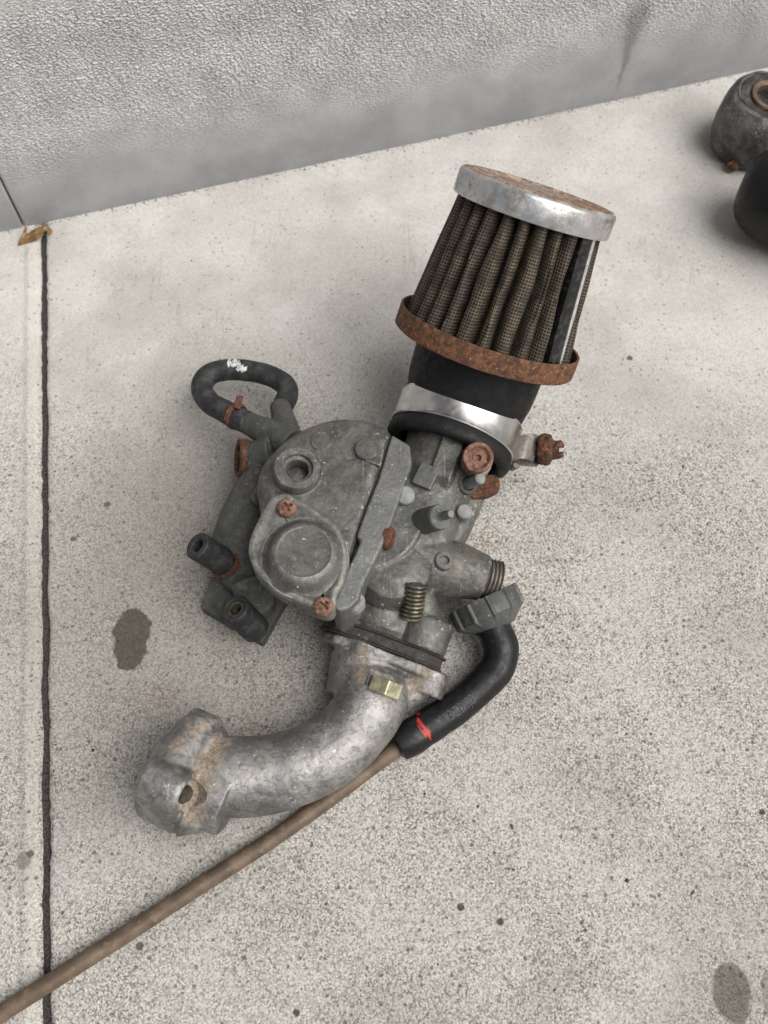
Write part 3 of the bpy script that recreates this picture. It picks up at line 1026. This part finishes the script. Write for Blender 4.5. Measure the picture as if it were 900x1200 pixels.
# --- insulator block between carburetor and intake pipe
def oblong(h0, h1, half, r, inset=.3, lk=.78):
    """plate across the bore: rounded ends at +-half"""
    rings = []
    for h, ins in ((h0, inset), (h0 + inset, 0), (h1 - inset, 0), (h1, inset)):
        ring = []
        for j in range(72):
            a = 2 * pi * j / 72
            x = (half if cos(a) > 0 else -half * lk) * min(1, abs(cos(a)) * 3) + (r - ins) * cos(a)
            y = (r - ins) * sin(a) * (1.0 + .45 * (1 - min(1, abs(cos(a)) * 1.6)))
            ring.append(LIP + U * h + S * x + W * y)
        rings.append(ring)
    return Sh().loft(rings)
oblong(FS - 3.8, FS - .5, 13.3, 8.0).build('insulator_block', M['dark'], carb)
oblong(FS - .6, FS + .1, 13.7, 8.5, .1).build('flange_gasket', M['gasket'], carb)
oblong(FS - 4.4, FS - 3.7, 13.5, 8.3, .1).build('flange_gasket', M['gasket'], carb)

# --- intake pipe
sh = Sh()
FE = FS - 4.4
pipe = [bore(FE + .5, 0, 0), bore(FE - 9, 0, 0), at(437, 818, 15.5), at(419, 849, 15.5), at(386, 880, 15.5), at(340, 901, 15), at(292, 910, 14.8), at(240, 908, 14.5)]
sh.tube(pipe, [12.4, 11.6, 10.9, 10.7, 10.9, 11.3, 11.7, 11.8], 48, 70, dome=False)
sh.v += []
fl = oblong(FE - 3.4, FE, 13.2, 7.8, .5, .70)
b = len(sh.v); sh.v += fl.v; sh.f += [tuple(i + b for i in f) for f in fl.f]
# right ear with its web
sh.lathe([(6.8, FE - 8), (7.0, FE - 7), (7.0, FE - .5), (6.4, FE)], frame(LIP + S * 18 - W * 2, U), 32)
sh.tube([bore(FE - 4, 18, -2), bore(FE - 8, 14, -1), bore(FE - 16, 8, 0)], [5, 6, 6], 20, 16)
sh.tube([bore(FE - 1.5, -6, 0), bore(FE - 6, -3, 0), bore(FE - 11, -1, 0), bore(FE - 16, 0, 0)], [8.2, 9.2, 10.2, 10], 28, 20)
# far flange: long plate across the pipe
PL = axis(25, 0)
PD = Vector((-PL.y, PL.x, 0))
if PL.y < 0:
    PL = -PL
pc = at(233, 914, 14.5)
def pring(h, ins, k=1.0):
    ring = []
    for j in range(72):
        a = 2 * pi * j / 72
        ca, sa_ = cos(a), sin(a)
        x = 9.0 * max(-1, min(1, ca * 3)) + (7.6 - ins) * ca
        y = (9.2 - ins) * sa_ * (1 + .42 * (1 - min(1, abs(ca) * 1.5)))
        ring.append(pc + PD * h + PL * x * k + Vector((0, 0, y * k)))
    return ring
sh.loft([pring(-1, .8), pring(-.2, 0), pring(10.5, 0), pring(12.5, 1.4), pring(13, 2.6)])
HL = at(219, 932, 27.5)
sh.cyl(HL, HL + PD * 14, 6.3, 6.3, 36, 1.2)
sh.cyl(HL - Vector((0, 0, 5)) + PD * .5, HL - Vector((0, 0, 5)) + PD * 13, 8, 8, 36, 1.2)
sh.lathe([(11.8, 12), (12.2, 6), (12.6, 0), (13.4, -3)], frame(pc, -PD), 48)
sh.tube([HL + PD * 7 - Vector((0, 0, 3)), pc + PL * 3 + PD * 7 + Vector((0, 0, 8)), pc + PL * 13 + PD * 6 + Vector((0, 0, 4))], [7.2, 7.2, 6.0], 28, 24)
# web between plate and pipe, and the raised lug
sh.tube([pc + PL * 10 - PD * 1, pc + PL * 6 - PD * 12, pc + PL * 4 - PD * 20], [6, 5, 3], 20, 14)
sh.tube([pc + PL * 13 + PD * 2 + Vector((0, 0, 3)), pc + PL * 13 + PD * 10 + Vector((0, 0, 2))], [5.5, 5.5], 24)
sh.tube([pc - PL * 9 - PD * 1 + Vector((0, 0, 2)), pc - PL * 7 - PD * 10], [8, 4], 20, 2)
pipe_ob = sh.build('intake_pipe', M['alu'], carb, remesh=.4, smooth=9, jitter=.10, jscale=.35)
# bolt hole in the near lug, found on the finished surface
hp_ = HL
ha = (-PD + Vector((0, 0, .75))).normalized()
carve(pipe_ob, Sh().lathe([(0, -.9), (4.6, -.9), (5.0, 9), (0, 9)], frame(HL, ha), 32))
carve(pipe_ob, Sh().lathe([(0, -10), (2.7, -10), (2.75, 4), (0, 4)], frame(HL, ha), 28))
def dirt(ob, lines):
    """tan road dirt caked along polylines: (points, reach in mm, strength)"""
    w = Vector((0, 0, 0)); p_ = ob
    while p_ is not None:
        w += p_.location; p_ = p_.parent
    n_ = len(ob.data.vertices)
    co = np.empty(n_ * 3, 'f'); ob.data.vertices.foreach_get('co', co)
    co = (co.reshape(-1, 3) + np.array(w)) * 1000
    val = np.zeros(n_)
    for pts_, reach, k in lines:
        P_ = np.array([tuple(p) for p in spline(pts_, 30, False)])
        d_ = np.min(np.linalg.norm(co[:, None, :] - P_[None], axis=2), axis=1)
        val = np.maximum(val, k * np.clip(1 - d_ / reach, 0, 1))
    a_ = ob.data.attributes.new('dirt', 'FLOAT', 'POINT')
    a_.data.foreach_set('value', val.astype('f'))
def S_(px, py):
    return hit(px, py, pipe_ob)[0]
dirt(pipe_ob, [([S_(258, 872), S_(246, 890), S_(237, 908), S_(229, 928), S_(226, 952)], 7.5, 1.0), ([S_(243, 848), S_(222, 860), S_(205, 880)], 6, .75),
               ([S_(222, 918), S_(214, 932), S_(214, 946)], 6, .9), ([S_(505, 778), S_(495, 790), S_(488, 806)], 8, .85), ([S_(428, 762), S_(420, 780), S_(421, 796)], 8, .7)])

# zinc plated hex head sunk beside the flange
m = Mat('yellow_zinc', .4, .6)
M['zinc'] = m.end(m.mix(m.step(m.noise(.35, 6), .35, .65), (.24, .23, .15), (.50, .47, .32)), .42, .55, m.bump(m.noise(1.5, 5), .3, .2))
ho = at(451, 803, 26.5)
hm = frame(ho, U) @ Matrix.Rotation(radians(12), 4, 'Z')
hx = Sh()
hx.loft([[hm @ Vector((5.6 * cos(pi / 3 * k + pi / 6 + radians(0)), 5.6 * sin(pi / 3 * k + pi / 6), z)) for k in range(6)] for z in (-2.4, 2.4)])
pk = Sh().box(frame(ho + Vector((0, 0, 4)), U) @ Matrix.Rotation(radians(0), 4, 'Z'), 11.8, 15, 5.6)
carve(pipe_ob, pk)
for v_ in hx.v:
    v_ += Vector((0, 0, -2.4))
hx.build('flange_bolt', M['zinc'], pipe_ob, bevel=.5)

# --- air filter
FA = axis(25, 48)
B0 = LIP + U * 14
FB = B0 + FA * 24                                   # middle of the rusty base ring
filt = Sh().lathe([(25, -1.0), (29.6, -.6), (30.2, -.2), (30.2, 6.0), (29.9, 6.4), (29.4, 6.2), (29.2, .8), (25, .6)], frame(FB - FA * 3.4, FA), 96, cap=False, loop=True, wob=.25).build('air_filter', M['rust_bright'], carb)
filt['label'] = 'cone air filter with rusted base ring'

# pleated wire cloth
NP = 26
m = Mat('wire_cloth', .62, .15)
uv = m.n('ShaderNodeUVMap').outputs[0]
def wires(k, w):
    s_ = m.sep(uv)
    fr_ = m.math('FRACT', m.math('MULTIPLY', s_[k], 1.0))
    return m.math('SUBTRACT', 1.0, m.step(m.math('ABSOLUTE', m.math('SUBTRACT', fr_, .5)), w - .10, w + .06))
wx, wy = wires(0, .17), wires(1, .19)
wire = m.math('MAXIMUM', wx, wy)
wc = m.mix(m.step(m.noise(.3, 5), .35, .65), (.085, .068, .046), (.21, .165, .112))
wc = m.mix(m.math('MULTIPLY', m.step(m.noise(.12, 4), .52, .7), .5), wc, (.06, .05, .036))
wc = m.mix(m.math('MULTIPLY', m.step(m.noise(.5, 7, .75), .56, .68), .6), wc, (.30, .26, .20))
c = m.mix(wire, (.010, .009, .008), wc)
c = m.mix(1.0, c, (.80, .77, .74), 'MULTIPLY')
M['cloth'] = m.end(c, .62, m.math('MULTIPLY', wire, .25), m.bump(wire, .8, .35))

FLEN = 43.0
fm = frame(FB, FA)
rows, uvs = [], []
NPT = 20
NA = NP * NPT
NZ = 44
for i in range(NZ + 1):
    e = i / NZ
    R = 28.0 + (22.6 - 28.0) * (e ** .85)
    row, ur = [], []
    prev, acc = None, 0.0
    for j in range(NA + 1):
        ph = j / NPT
        kf = int(ph) % NP
        jit = .75 * noise.noise(Vector((kf * 3.7, 0, 1)))
        wav = .42 * noise.noise(Vector((kf * 5.1, e * 2.6, 3)))
        a = 2 * pi * (ph) / NP
        t = ph - int(ph)
        tri = cos(2 * pi * t)
        prof = tri
        prof = (abs(prof) ** (.62 if prof > 0 else .8)) * (1 if prof > 0 else -1)
        width_push = .36 * sin(2 * pi * t) / NP * 2 * pi * .32
        dep = 2.9
        r = R - dep + dep * prof + .7 * noise.noise(Vector((kf * 2.3, e * 2.2, 8)))
        aa = a + width_push + (jit + wav) * .35 * 2 * pi / NP * (sin(pi * min(1, max(0, e))) * .9 + .15)
        p = fm @ Vector((r * cos(aa), r * sin(aa), e * FLEN - 1.5))
        if prev is not None:
            acc += (p - prev).length
        prev = p
        row.append(p)
        ur.append(acc)
    rows.append(row)
    uvs.append(ur)
V = [p for r in rows for p in r]
c0 = sum(V, Vector()) / len(V)
me = bpy.data.meshes.new('pleated_screen')
n1 = NA + 1
Fc = [(i * n1 + j, i * n1 + j + 1, (i + 1) * n1 + j + 1, (i + 1) * n1 + j) for i in range(NZ) for j in range(NA)]
me.from_pydata([(p - c0) * MM for p in V], [], Fc)
ul = me.uv_layers.new(name='UVMap')
PITCH = .98
for poly in me.polygons:
    for li in poly.loop_indices:
        vi = me.loops[li].vertex_index
        i, j = divmod(vi, n1)
        # wires follow the cloth: constant count across, even pitch along
        ul.data[li].uv = (uvs[NZ // 2][j] / PITCH, i / NZ * FLEN / PITCH)
me.polygons.foreach_set('use_smooth', [True] * len(me.polygons))
me.materials.append(M['cloth'])
ob = bpy.data.objects.new('pleated_screen', me)
col.objects.link(ob)
ob.parent = filt
ob.location = c0 * MM - carb.location - filt.location

# metal seam clip; its dark reflection and sky glint are painted as two colours
m = Mat('clip_glint', .28, .9)
M['clip'] = m.end(m.mix(m.step(m.noise(.4, 4), .4, .7), (.85, .85, .85), (.62, .60, .58)), m.step(m.noise(.6, 3), .3, .7, .2, .42), .85)
ang_clip = 0.0
best = 1e9
import math as _m
def topx(p):
    q = Vector(p) - Vector((0, 0, HC))
    y = q.y * cos(TILT) + q.z * sin(TILT)
    z = -q.y * sin(TILT) + q.z * cos(TILT)
    return 450 + FPX * q.x / -z, 600 - FPX * y / -z
for k in range(720):
    a = 2 * pi * k / 720
    p = fm @ Vector((27 * cos(a), 27 * sin(a), 6))
    x, y = topx(p)
    nrm = (fm.to_3x3() @ Vector((cos(a), sin(a), 0)))
    if nrm.dot(Vector((0, 0, HC)) - p) > 0 and abs(x - 655) < best:
        best, ang_clip = abs(x - 655), a
sh = Sh()
rows = []
for i in range(13):
    e = i / 12
    R = 28.0 + (22.6 - 28.0) * (e ** .85) + .35
    rows.append([fm @ Vector(((R + dr_) * cos(ang_clip + da), (R + dr_) * sin(ang_clip + da), e * FLEN - 1)) for da, dr_ in ((-.15, -2.5), (-.15, .1), (-.02, .5), (.02, .5), (.03, -2.5))])
sh.loft(rows)
m = Mat('clip_dark_reflection', .18)
M['strip'] = m.end(m.mix(m.step(m.noise(.5, 5), .45, .7), (.008, .008, .009), (.04, .036, .03)), m.step(m.noise(.5, 4), .3, .7, .14, .3))
sc_ob = sh.build('seam_clip', M['strip'], filt, bevel=.15)
sh = Sh()
rows = []
for i in range(13):
    e = i / 12
    R = 28.0 + (22.6 - 28.0) * (e ** .85) + .35
    w = .62 + .38 * min(1, abs(e - .1) * 3)
    rows.append([fm @ Vector(((R + dr_) * cos(ang_clip + da), (R + dr_) * sin(ang_clip + da), e * FLEN - 1)) for da, dr_ in ((.022, -1.5), (.022, .9), (.022 + .085 * w, .55), (.03 + .09 * w, -1.5))])
sh.loft(rows)
sh.build('seam_glint', M['clip'], filt, bevel=.12)  # bright facet standing in for the sky glint on the clip

# end cap
def mat_cap():
    m = Mat('zinc_cap', .36, .85)
    x, y, z = m.sep()
    c = m.mix(m.step(m.noise(.2, 5), .35, .7), (.50, .51, .52), (.64, .65, .66))
    rn = m.noise(.55, 7, .7)
    top = m.n('ShaderNodeNewGeometry').outputs['Normal']
    dv = m.n('ShaderNodeVectorMath')
    dv.operation = 'DOT_PRODUCT'
    m.l(top, dv.inputs[0])
    dv.inputs[1].default_value = FA
    up = m.step(dv.outputs['Value'], .75, .97)
    big = m.step(m.noise(.07, 4), .42, .62)
    f_side = m.math('MULTIPLY', m.step(m.noise(.8, 6, .7), .54, .60), m.step(m.noise(.085, 4, .6), .42, .58))
    f_top = m.step(m.math('ADD', rn, m.math('MULTIPLY', m.noise(.09, 4), .5)), .60, .72)
    f = m.math('ADD', m.math('MULTIPLY', up, f_top), m.math('MULTIPLY', m.math('SUBTRACT', 1.0, up), f_side))
    tarn = m.math('MULTIPLY', m.step(m.noise(.13, 6, .6), .47, .66), .55)
    c = m.mix(tarn, c, (.30, .27, .20))
    rc = m.mix(m.step(m.noise(.8, 6, .7), .4, .62), (.10, .052, .028), (.28, .165, .092))
    rc = m.mix(m.math('MULTIPLY', m.step(m.noise(.2, 5), .5, .65), .7), rc, (.46, .34, .24))
    c = m.mix(f, c, rc)
    mt = m.math('MULTIPLY', m.math('SUBTRACT', 1.0, f), .8)
    r = m.math('ADD', m.math('MULTIPLY', f, .45), m.step(m.noise(.4, 5), .3, .7, .28, .46))
    return m.end(c, r, mt, m.bump(m.noise(1.2, 6, .7), .25, .2))
M['cap'] = mat_cap()
CL = FB + FA * (FLEN - 3.0)
Sh().lathe([(23.2, -.2), (24.7, -.3), (24.9, .2), (24.9, 5.9), (24.6, 6.8), (23.8, 7.4), (22.6, 7.6), (21.6, 7.5), (20.8, 7.1), (20.2, 6.9), (0, 6.9)], frame(CL, FA), 96, wob=.10).build('end_cap', M['cap'], filt)

# rubber elbow boot
def bpath(s):
    return s
bp = [LIP - U * .2, LIP + U * 5, LIP + U * 10, LIP + U * 14 + FA * 1.0, B0 + FA * 7, B0 + FA * 14, B0 + FA * 22]
br = [20.2, 20.2, 20.0, 20.3, 21.2, 21.5, 21.5]
sh = Sh()
Cc = spline([Vector((*p, r)) for p, r in zip(bp, br)], 40, False)
rings = []
for i, q in enumerate(Cc):
    p = Vector(q[:3])
    t = (Vector(Cc[min(i + 1, 39)][:3]) - Vector(Cc[max(i - 1, 0)][:3])).normalized()
    f3 = frame(p, t, S.cross(t))
    rings.append([f3 @ Vector((q[3] * cos(2 * pi * j / 72), q[3] * sin(2 * pi * j / 72), 0)) for j in range(72)])
# rolled lip and the inside
def lipring(r, h):
    f3 = frame(LIP + U * h, U, S.cross(U))
    return [f3 @ Vector((r * cos(2 * pi * j / 72), r * sin(2 * pi * j / 72), 0)) for j in range(72)]
inner = [lipring(16.6, 14), lipring(16.6, -1), lipring(17.0, -3.4), lipring(18.2, -4.6), lipring(19.6, -4.7), lipring(20.8, -4.1), lipring(21.3, -2.8), lipring(21.2, -1.0), lipring(20.6, .3)]
sh.loft(inner + rings[3:], cap=False)
boot = sh.build('rubber_boot', M['rubber'], filt, ang=70)
# hose clamp with a rusted worm screw
m = Mat('clamp_steel', .22, 1.0)
M['clamp'] = m.end(m.mix(m.step(m.noise(.25, 4, vec=m.stretch((1, 1, 1))), .4, .7), (.62, .61, .60), (.48, .46, .44)), m.step(m.noise(.5, 5), .35, .7, .30, .42), 1.0, m.bump(m.noise(.35, 3), .06, .4))
cf = frame(LIP + U * 6.0, U, S.cross(U))
clamp = Sh().lathe([(20.3, -5.2), (21.0, -5.2), (21.25, -4.7), (21.05, -4.3), (21.05, 4.3), (21.25, 4.7), (21.0, 5.2), (20.3, 5.2)], cf, 96, cap=False, loop=True).build('hose_clamp', M['clamp'], filt)
M['ear'] = mat_cast('stained_steel', (.12, .10, .085), (.30, .28, .26), (.12, .07, .04), .7, .6, .42, .2)
# clamp ear and screw, out to the right of the band
e0 = LIP + U * 4.5 + S * 20.2 - W * 2
scr = at(641, 527, 26)
sh = Sh()
rows = []
for i in range(9):
    e = i / 8
    mid = e0.lerp(scr, e * .72) + Vector((0, 0, 2.2 * sin(pi * e)))
    rows.append([mid + U * d + Vector((0, 0, h)) for d, h in ((-4.6, 0), (4.6, 0), (4.6, .7), (-4.6, .7))])
sh.loft(rows)
sh.build('clamp_ear', M['ear'], filt, bevel=.1)
e1 = LIP + U * 4.5 + S * 19 - W * 8
sh = Sh().loft([[p_ + U * d + Vector((0, 0, h)) for d, h in ((-3.8, 0), (3.8, 0), (3.8, .7), (-3.8, .7))] for p_ in (e1, e1.lerp(scr - Vector((0, 0, 5)), .9))])
sh.build('clamp_ear', M['ear'], filt, bevel=.1)
sx = (S * .92 + U * .25 + Vector((0, 0, .1))).normalized()
ob = Sh().lathe([(2.4, -12), (2.4, -3), (4.6, -3), (5.2, -2), (5.2, .5), (4.6, 1.3), (3.4, 1.6)], frame(scr, sx), 28, wob=.8)
hm = frame(scr + sx * 1.4, sx)
ob.loft([[hm @ Vector((3.5 * k * cos(pi / 3 * j), 3.5 * k * sin(pi / 3 * j), z)) for j in range(6)] for z, k in ((0, 1), (3.2, .95), (4.0, .7))])
ob = ob.build('clamp_screw', M['rust'], filt, remesh=.3, smooth=2, jitter=.5, jscale=.6)
carve(ob, Sh().box(hm @ Matrix.Translation((0, 0, 4.2)) @ Matrix.Rotation(.5, 4, 'Z'), 1.3, 9, 3.2))
pin('clamp_rivet', at(605, 545, 22), at(599, 548, 17), 1.3, M['ear'], filt)

# ------------------------------------------------------------------ throttle cable
cab = empty('throttle_cable', at(570, 712, 0), 'brown throttle cable with black rubber elbow and grey knurled cap, lying under intake pipe', 'cable')
na = (at(566, 716, 13) - at(581, 745, 11.5))          # from boot towards the open side
na = (na.normalized() + Vector((0, 0, .10))).normalized()
nf = frame(at(571, 712, 12.4), na)
sh = Sh()
rings = []
for r, z in ((5.2, -7.6), (6.0, -7.5), (8.8, -5.2), (11.8, -3.4), (12.3, -2.8), (12.3, 3.0), (12.0, 3.4), (9.4, 3.4), (9.0, 2.9), (8.6, -2), (0.01, -2)):
    ring = []
    for j in range(264):
        a = 2 * pi * j / 264
        q = r
        if r > 11.5:
            w = abs((a * 11 / (2 * pi)) % 1.0 - .5)
            q -= .75 * min(1, max(0, (w - .05) / .07))
        ring.append(nf @ Vector((q * cos(a), q * sin(a), z)))
    rings.append(ring)
sh.loft(rings)
sh.build('cap_nut', mat_cast('grey_plastic', (.07, .072, .069), (.125, .127, .12), (.12, .09, .06), .35, .1, .5, .35, .2), cab)
bpx = [(573, 726, 12.2), (582, 745, 11.4), (587, 762, 10.4), (582, 783, 9.2), (564, 803, 7.8), (537, 827, 6.6), (505, 849, 6.0), (476, 868, 5.6), (468, 873, 5.4)]
bpt = [at(*p) for p in bpx]
eb = Sh().tube(bpt, [5.6, 5.7, 5.7, 5.6, 5.5, 5.4, 5.5, 5.5, 5.1], 36, 90, wob=.04).build('rubber_elbow', M['rubber_gloss'], cab)
Sh().tube([at(571, 723, 12.4), at(577, 735, 12)], [6.1, 6.1], 32).build('elbow_collar', M['rubber_gloss'], cab)
# red paint dab
m = Mat('red_paint', .5)
M['red'] = m.end(m.mix(m.step(m.noise(.8, 4), .35, .65), (.30, .018, .012), (.48, .035, .022)), .5)
patch_on_tube(bpt, 74, 78, -.75, .05, 5.48, M['red'], 'paint_mark', eb, .35)
patch_on_tube(bpt, 75, 77, -.1, .6, 5.48, M['red'], 'paint_mark', eb, .15)
patch_on_tube(bpt, 73, 75, .75, 1.15, 5.48, M['red'], 'paint_mark', eb, .2)
# raised moulded letters on the elbow
def letters(txt, i0, i1, size, a_mid):
    cu = bpy.data.curves.new('lettering', 'FONT')
    cu.body = txt
    cu.size = size
    cu.extrude = .16
    cu.space_character = 1.05
    to = bpy.data.objects.new('lettering', cu)
    col.objects.link(to)
    bpy.context.view_layer.update()
    dg = bpy.context.evaluated_depsgraph_get()
    me = bpy.data.meshes.new_from_object(to.evaluated_get(dg))
    bpy.data.objects.remove(to)
    xs = [v.co.x for v in me.vertices]
    x0, x1 = min(xs), max(xs)
    Cc = spline(bpt, 90, False)
    vs = []
    for v in me.vertices:
        f = i1 + (i0 - i1) * (v.co.x - x0) / (x1 - x0)       # reads from lower left to upper right
        k = int(f); e = f - k
        p = Cc[k].lerp(Cc[k + 1], e)
        t = (Cc[k] - Cc[k + 1]).normalized()
        s_ = t.cross(Vector((0, 0, 1))).normalized()
        w_ = s_.cross(t)
        a = a_mid - (v.co.y - size * .35) / 5.5
        vs.append(p + (w_ * cos(a) + s_ * sin(a)) * (5.42 + v.co.z + .16))
    s2 = Sh()
    s2.v = vs
    s2.f = [tuple(pl.vertices) for pl in me.polygons]
    bpy.data.meshes.remove(me)
    return s2.build('lettering', mat_rubber('moulded_rubber', (.07, .07, .07), .5, .3), eb, flat=True)
letters('NIIB ZIEM/JO', 46, 66, 4.6, .30)
# brown outer sheath
m = Mat('brown_sheath', .55)
sh_c = m.mix(m.step(m.noise(.12, 6), .35, .65), (.085, .057, .036), (.15, .102, .066))
sh_c = m.mix(m.math('MULTIPLY', m.step(m.noise(.5, 6), .55, .7), .4), sh_c, (.24, .18, .12))
M['sheath'] = m.end(sh_c, .55, 0.0, m.bump(m.noise(1.2, 5), .25, .2))
cpx = [(484, 863, 5.4), (466, 877, 4.6), (437, 898, 3.4), (400, 926, 2.9), (350, 962, 2.7), (300, 996, 2.7), (222, 1046, 2.7), (150, 1093, 2.7), (100, 1125, 2.7), (40, 1163, 2.7), (-30, 1208, 2.7), (-160, 1292, 2.7), (-340, 1400, 2.7)]
Sh().tube([at(*p) for p in cpx], 2.5, 24, 110, wob=.02).build('cable_sheath', M['sheath'], cab)

# ------------------------------------------------------------------ shock absorber at the right edge
shk = empty('shock_absorber', at(905, 190, 0), 'dirty shock absorber with bushed grey eye and black cover, near the wall', 'shock absorber')
ea = Vector((.06, -.06, 1)).normalized()
eo = at(903, 112, 28)
em = frame(eo, ea)
Sh().lathe([(10, -29), (13.5, -28), (15.6, -24), (16.6, -18), (16.9, -12), (16.7, -7), (15.8, -3.6), (14.4, -1.2), (13.4, -.3), (12.6, 0), (12.2, -.5), (12.0, -12), (0, -12)], em, 96, wob=1.1).build('eye', mat_cast('dirty_steel_eye', (.055, .052, .052), (.20, .195, .19), (.12, .075, .045), .8, .25, .55, .9, .9), shk)
Sh().lathe([(12.3, -3), (12.2, -.5), (11.6, -.1), (9.3, -.2), (8.0, -.8), (7.9, -3)], em, 64).build('bushing', mat_rubber('dusty_rubber', (.035, .03, .026), .8, .6), shk)
Sh().lathe([(5.6, -6), (5.6, .2), (6.0, .6), (7.6, .6), (7.9, .2), (7.9, -3), (7.9, -8), (5.6, -8)], em, 48, cap=False, loop=True, wob=.2).build('sleeve', mat_cast('rusty_sleeve', (.10, .062, .038), (.24, .165, .11), (.10, .04, .02), .7, .3, .5, .3), shk)
Sh().lathe([(0, -9), (5.6, -9), (5.6, -12), (0, -12)], em, 32).build('bore_dirt', M['rust'], shk)
sh = Sh()
sh.tube([at(857, 190, 4), at(861, 198, 3)], [2.8, 2.4], 18, wob=.5)
sh.tube([at(847, 150, 9), at(849, 165, 6), at(853, 186, 4)], [1.2, 1.6, 1.8], 18, 12, wob=.5)
sh.build('rust_lump', M['rust_bright'], shk, remesh=.5, smooth=3, jitter=.9, jscale=.4)
cdr = (at(1010, 260, 20) - at(915, 228, 19)).normalized()
Sh().lathe([(19 * sin(k / 16 * pi / 2) ** .62, 3 - 20 * cos(k / 16 * pi / 2)) for k in range(17)] + [(19, 20), (19, 120), (0, 120)], frame(at(918, 230, 19.2), cdr), 96).build('cover', mat_rubber('black_cover', (.006, .006, .0065), .42, .05), shk, ang=75)

# ------------------------------------------------------------------ dry leaf at the head of the joint
m = Mat('dry_leaf', .7)
M['leaf'] = m.end(m.mix(m.step(m.noise(.35, 5), .35, .65), (.14, .075, .03), (.33, .20, .075)), .7, 0.0, m.bump(m.noise(1.0, 5), .5, .3))
lp = spline([at(x, y, z) for x, y, z in ((21, 287, .8), (28, 281, 2.0), (36, 276, 3.2), (44, 271, 4.6), (51, 268.5, 4.8), (56, 271, 3.2), (58.5, 275, 1.0))], 24, False)
sh = Sh()
rows = []
for i, p in enumerate(lp):
    e = i / 23
    w = 1.9 * sin(pi * (e * .85 + .08)) ** .7 + .25 * noise.noise(p * .9)
    t = (lp[min(i + 1, 23)] - lp[max(i - 1, 0)]).normalized()
    s_ = t.cross(Vector((0, -.5, .8))).normalized()
    up = s_.cross(t)
    row = []
    for k in range(7):
        f = (k - 3) / 3
        row.append(p + s_ * w * f + up * (-abs(f) ** 1.5 * 1.6 + .3 * noise.noise(Vector((i * .5, k, 2)))))
    rows.append(row)
bot = [[q - Vector((0, 0, .25)) for q in r] for r in rows]
rings = [r + list(reversed(bt)) for r, bt in zip(rows, bot)]
sh.loft(rings)
lf = sh.build('dry_leaf', M['leaf'])
lf['label'] = 'small curled dry brown leaf at the foot of the wall, on the pavement joint'
lf['category'] = 'leaf'
sh = Sh().tube([at(24, 285, 1), at(29, 272, 3), at(31.5, 258, 6)], [.9, .6, .2], 8, 12)
st = sh.build('stalk', M['leaf'], lf)

# rust crumbs shed beside the carburetor
sh = Sh()
for k in range(46):
    p = at(random.gauss(562, 22), random.gauss(642, 9), 0)
    if p.x < at(535, 640, 0).x:
        continue
    s = random.uniform(.18, .55)
    pts_ = [p + Vector((random.uniform(-1, 1), random.uniform(-1, 1), random.uniform(0, .8))) * s + Vector((0, 0, .05)) for _ in range(4)]
    b = len(sh.v)
    sh.v += pts_
    sh.f += [(b, b + 1, b + 2), (b, b + 2, b + 3), (b, b + 3, b + 1), (b + 1, b + 3, b + 2)]
rc = sh.build('rust_crumbs', M['rust'], None, flat=True)
rc['kind'] = 'stuff'

# loose grit: sand grains and soil crumbs, thickest at the wall's foot and along the joint
sh = Sh()
def grain(p, r):
    b = len(sh.v)
    q = [Vector((1, 0, .35)), Vector((-.2, .9, .3)), Vector((-.9, -.1, .4)), Vector((.1, -.95, .3)), Vector((.05, 0, 1.1)), Vector((0, 0, -.2))]
    a = random.uniform(0, 6.3)
    rot = Matrix.Rotation(a, 3, 'Z')
    k = Vector((random.uniform(.6, 1.3), random.uniform(.6, 1.1), random.uniform(.4, .9)))
    sh.v += [p + rot @ Vector((v.x * k.x * r * random.uniform(.75, 1.2), v.y * k.y * r * random.uniform(.75, 1.2), v.z * k.z * r)) for v in q]
    for t in ((0, 1, 4), (1, 2, 4), (2, 3, 4), (3, 0, 4), (1, 0, 5), (2, 1, 5), (3, 2, 5), (0, 3, 5)):
        sh.f.append(tuple(b + i for i in t))
for k in range(420):
    u = random.uniform(-20, 330)
    grain(WA + wd * u + wn * (abs(random.gauss(0, 1.1)) + .3), random.uniform(.15, .5))
for k in range(160):
    u = random.uniform(0, 300)
    grain(JA + jd * u + jn * random.choice((-1, 1)) * (1.5 + abs(random.gauss(0, 2.2))), random.uniform(.12, .38))
for k in range(230):
    p = at(random.uniform(20, 890), random.uniform(280, 1190), 0)
    grain(p, random.uniform(.15, .42))
for px, py in ((735, 1032), (812, 1046), (801, 547), (822, 625), (560, 945), (190, 955), (65, 873), (109, 879), (135, 890), (160, 912), (498, 930), (600, 968), (672, 962), (702, 1074), (650, 1160)):
    grain(at(px, py, 0), random.uniform(.5, .95))
m = Mat('grit', .9)
g_ = sh.build('loose_grit', m.end(m.mix(m.step(m.noise(.05, 3), .4, .6), (.045, .04, .036), (.16, .135, .105)), .9), None, flat=True)
g_['kind'] = 'stuff'
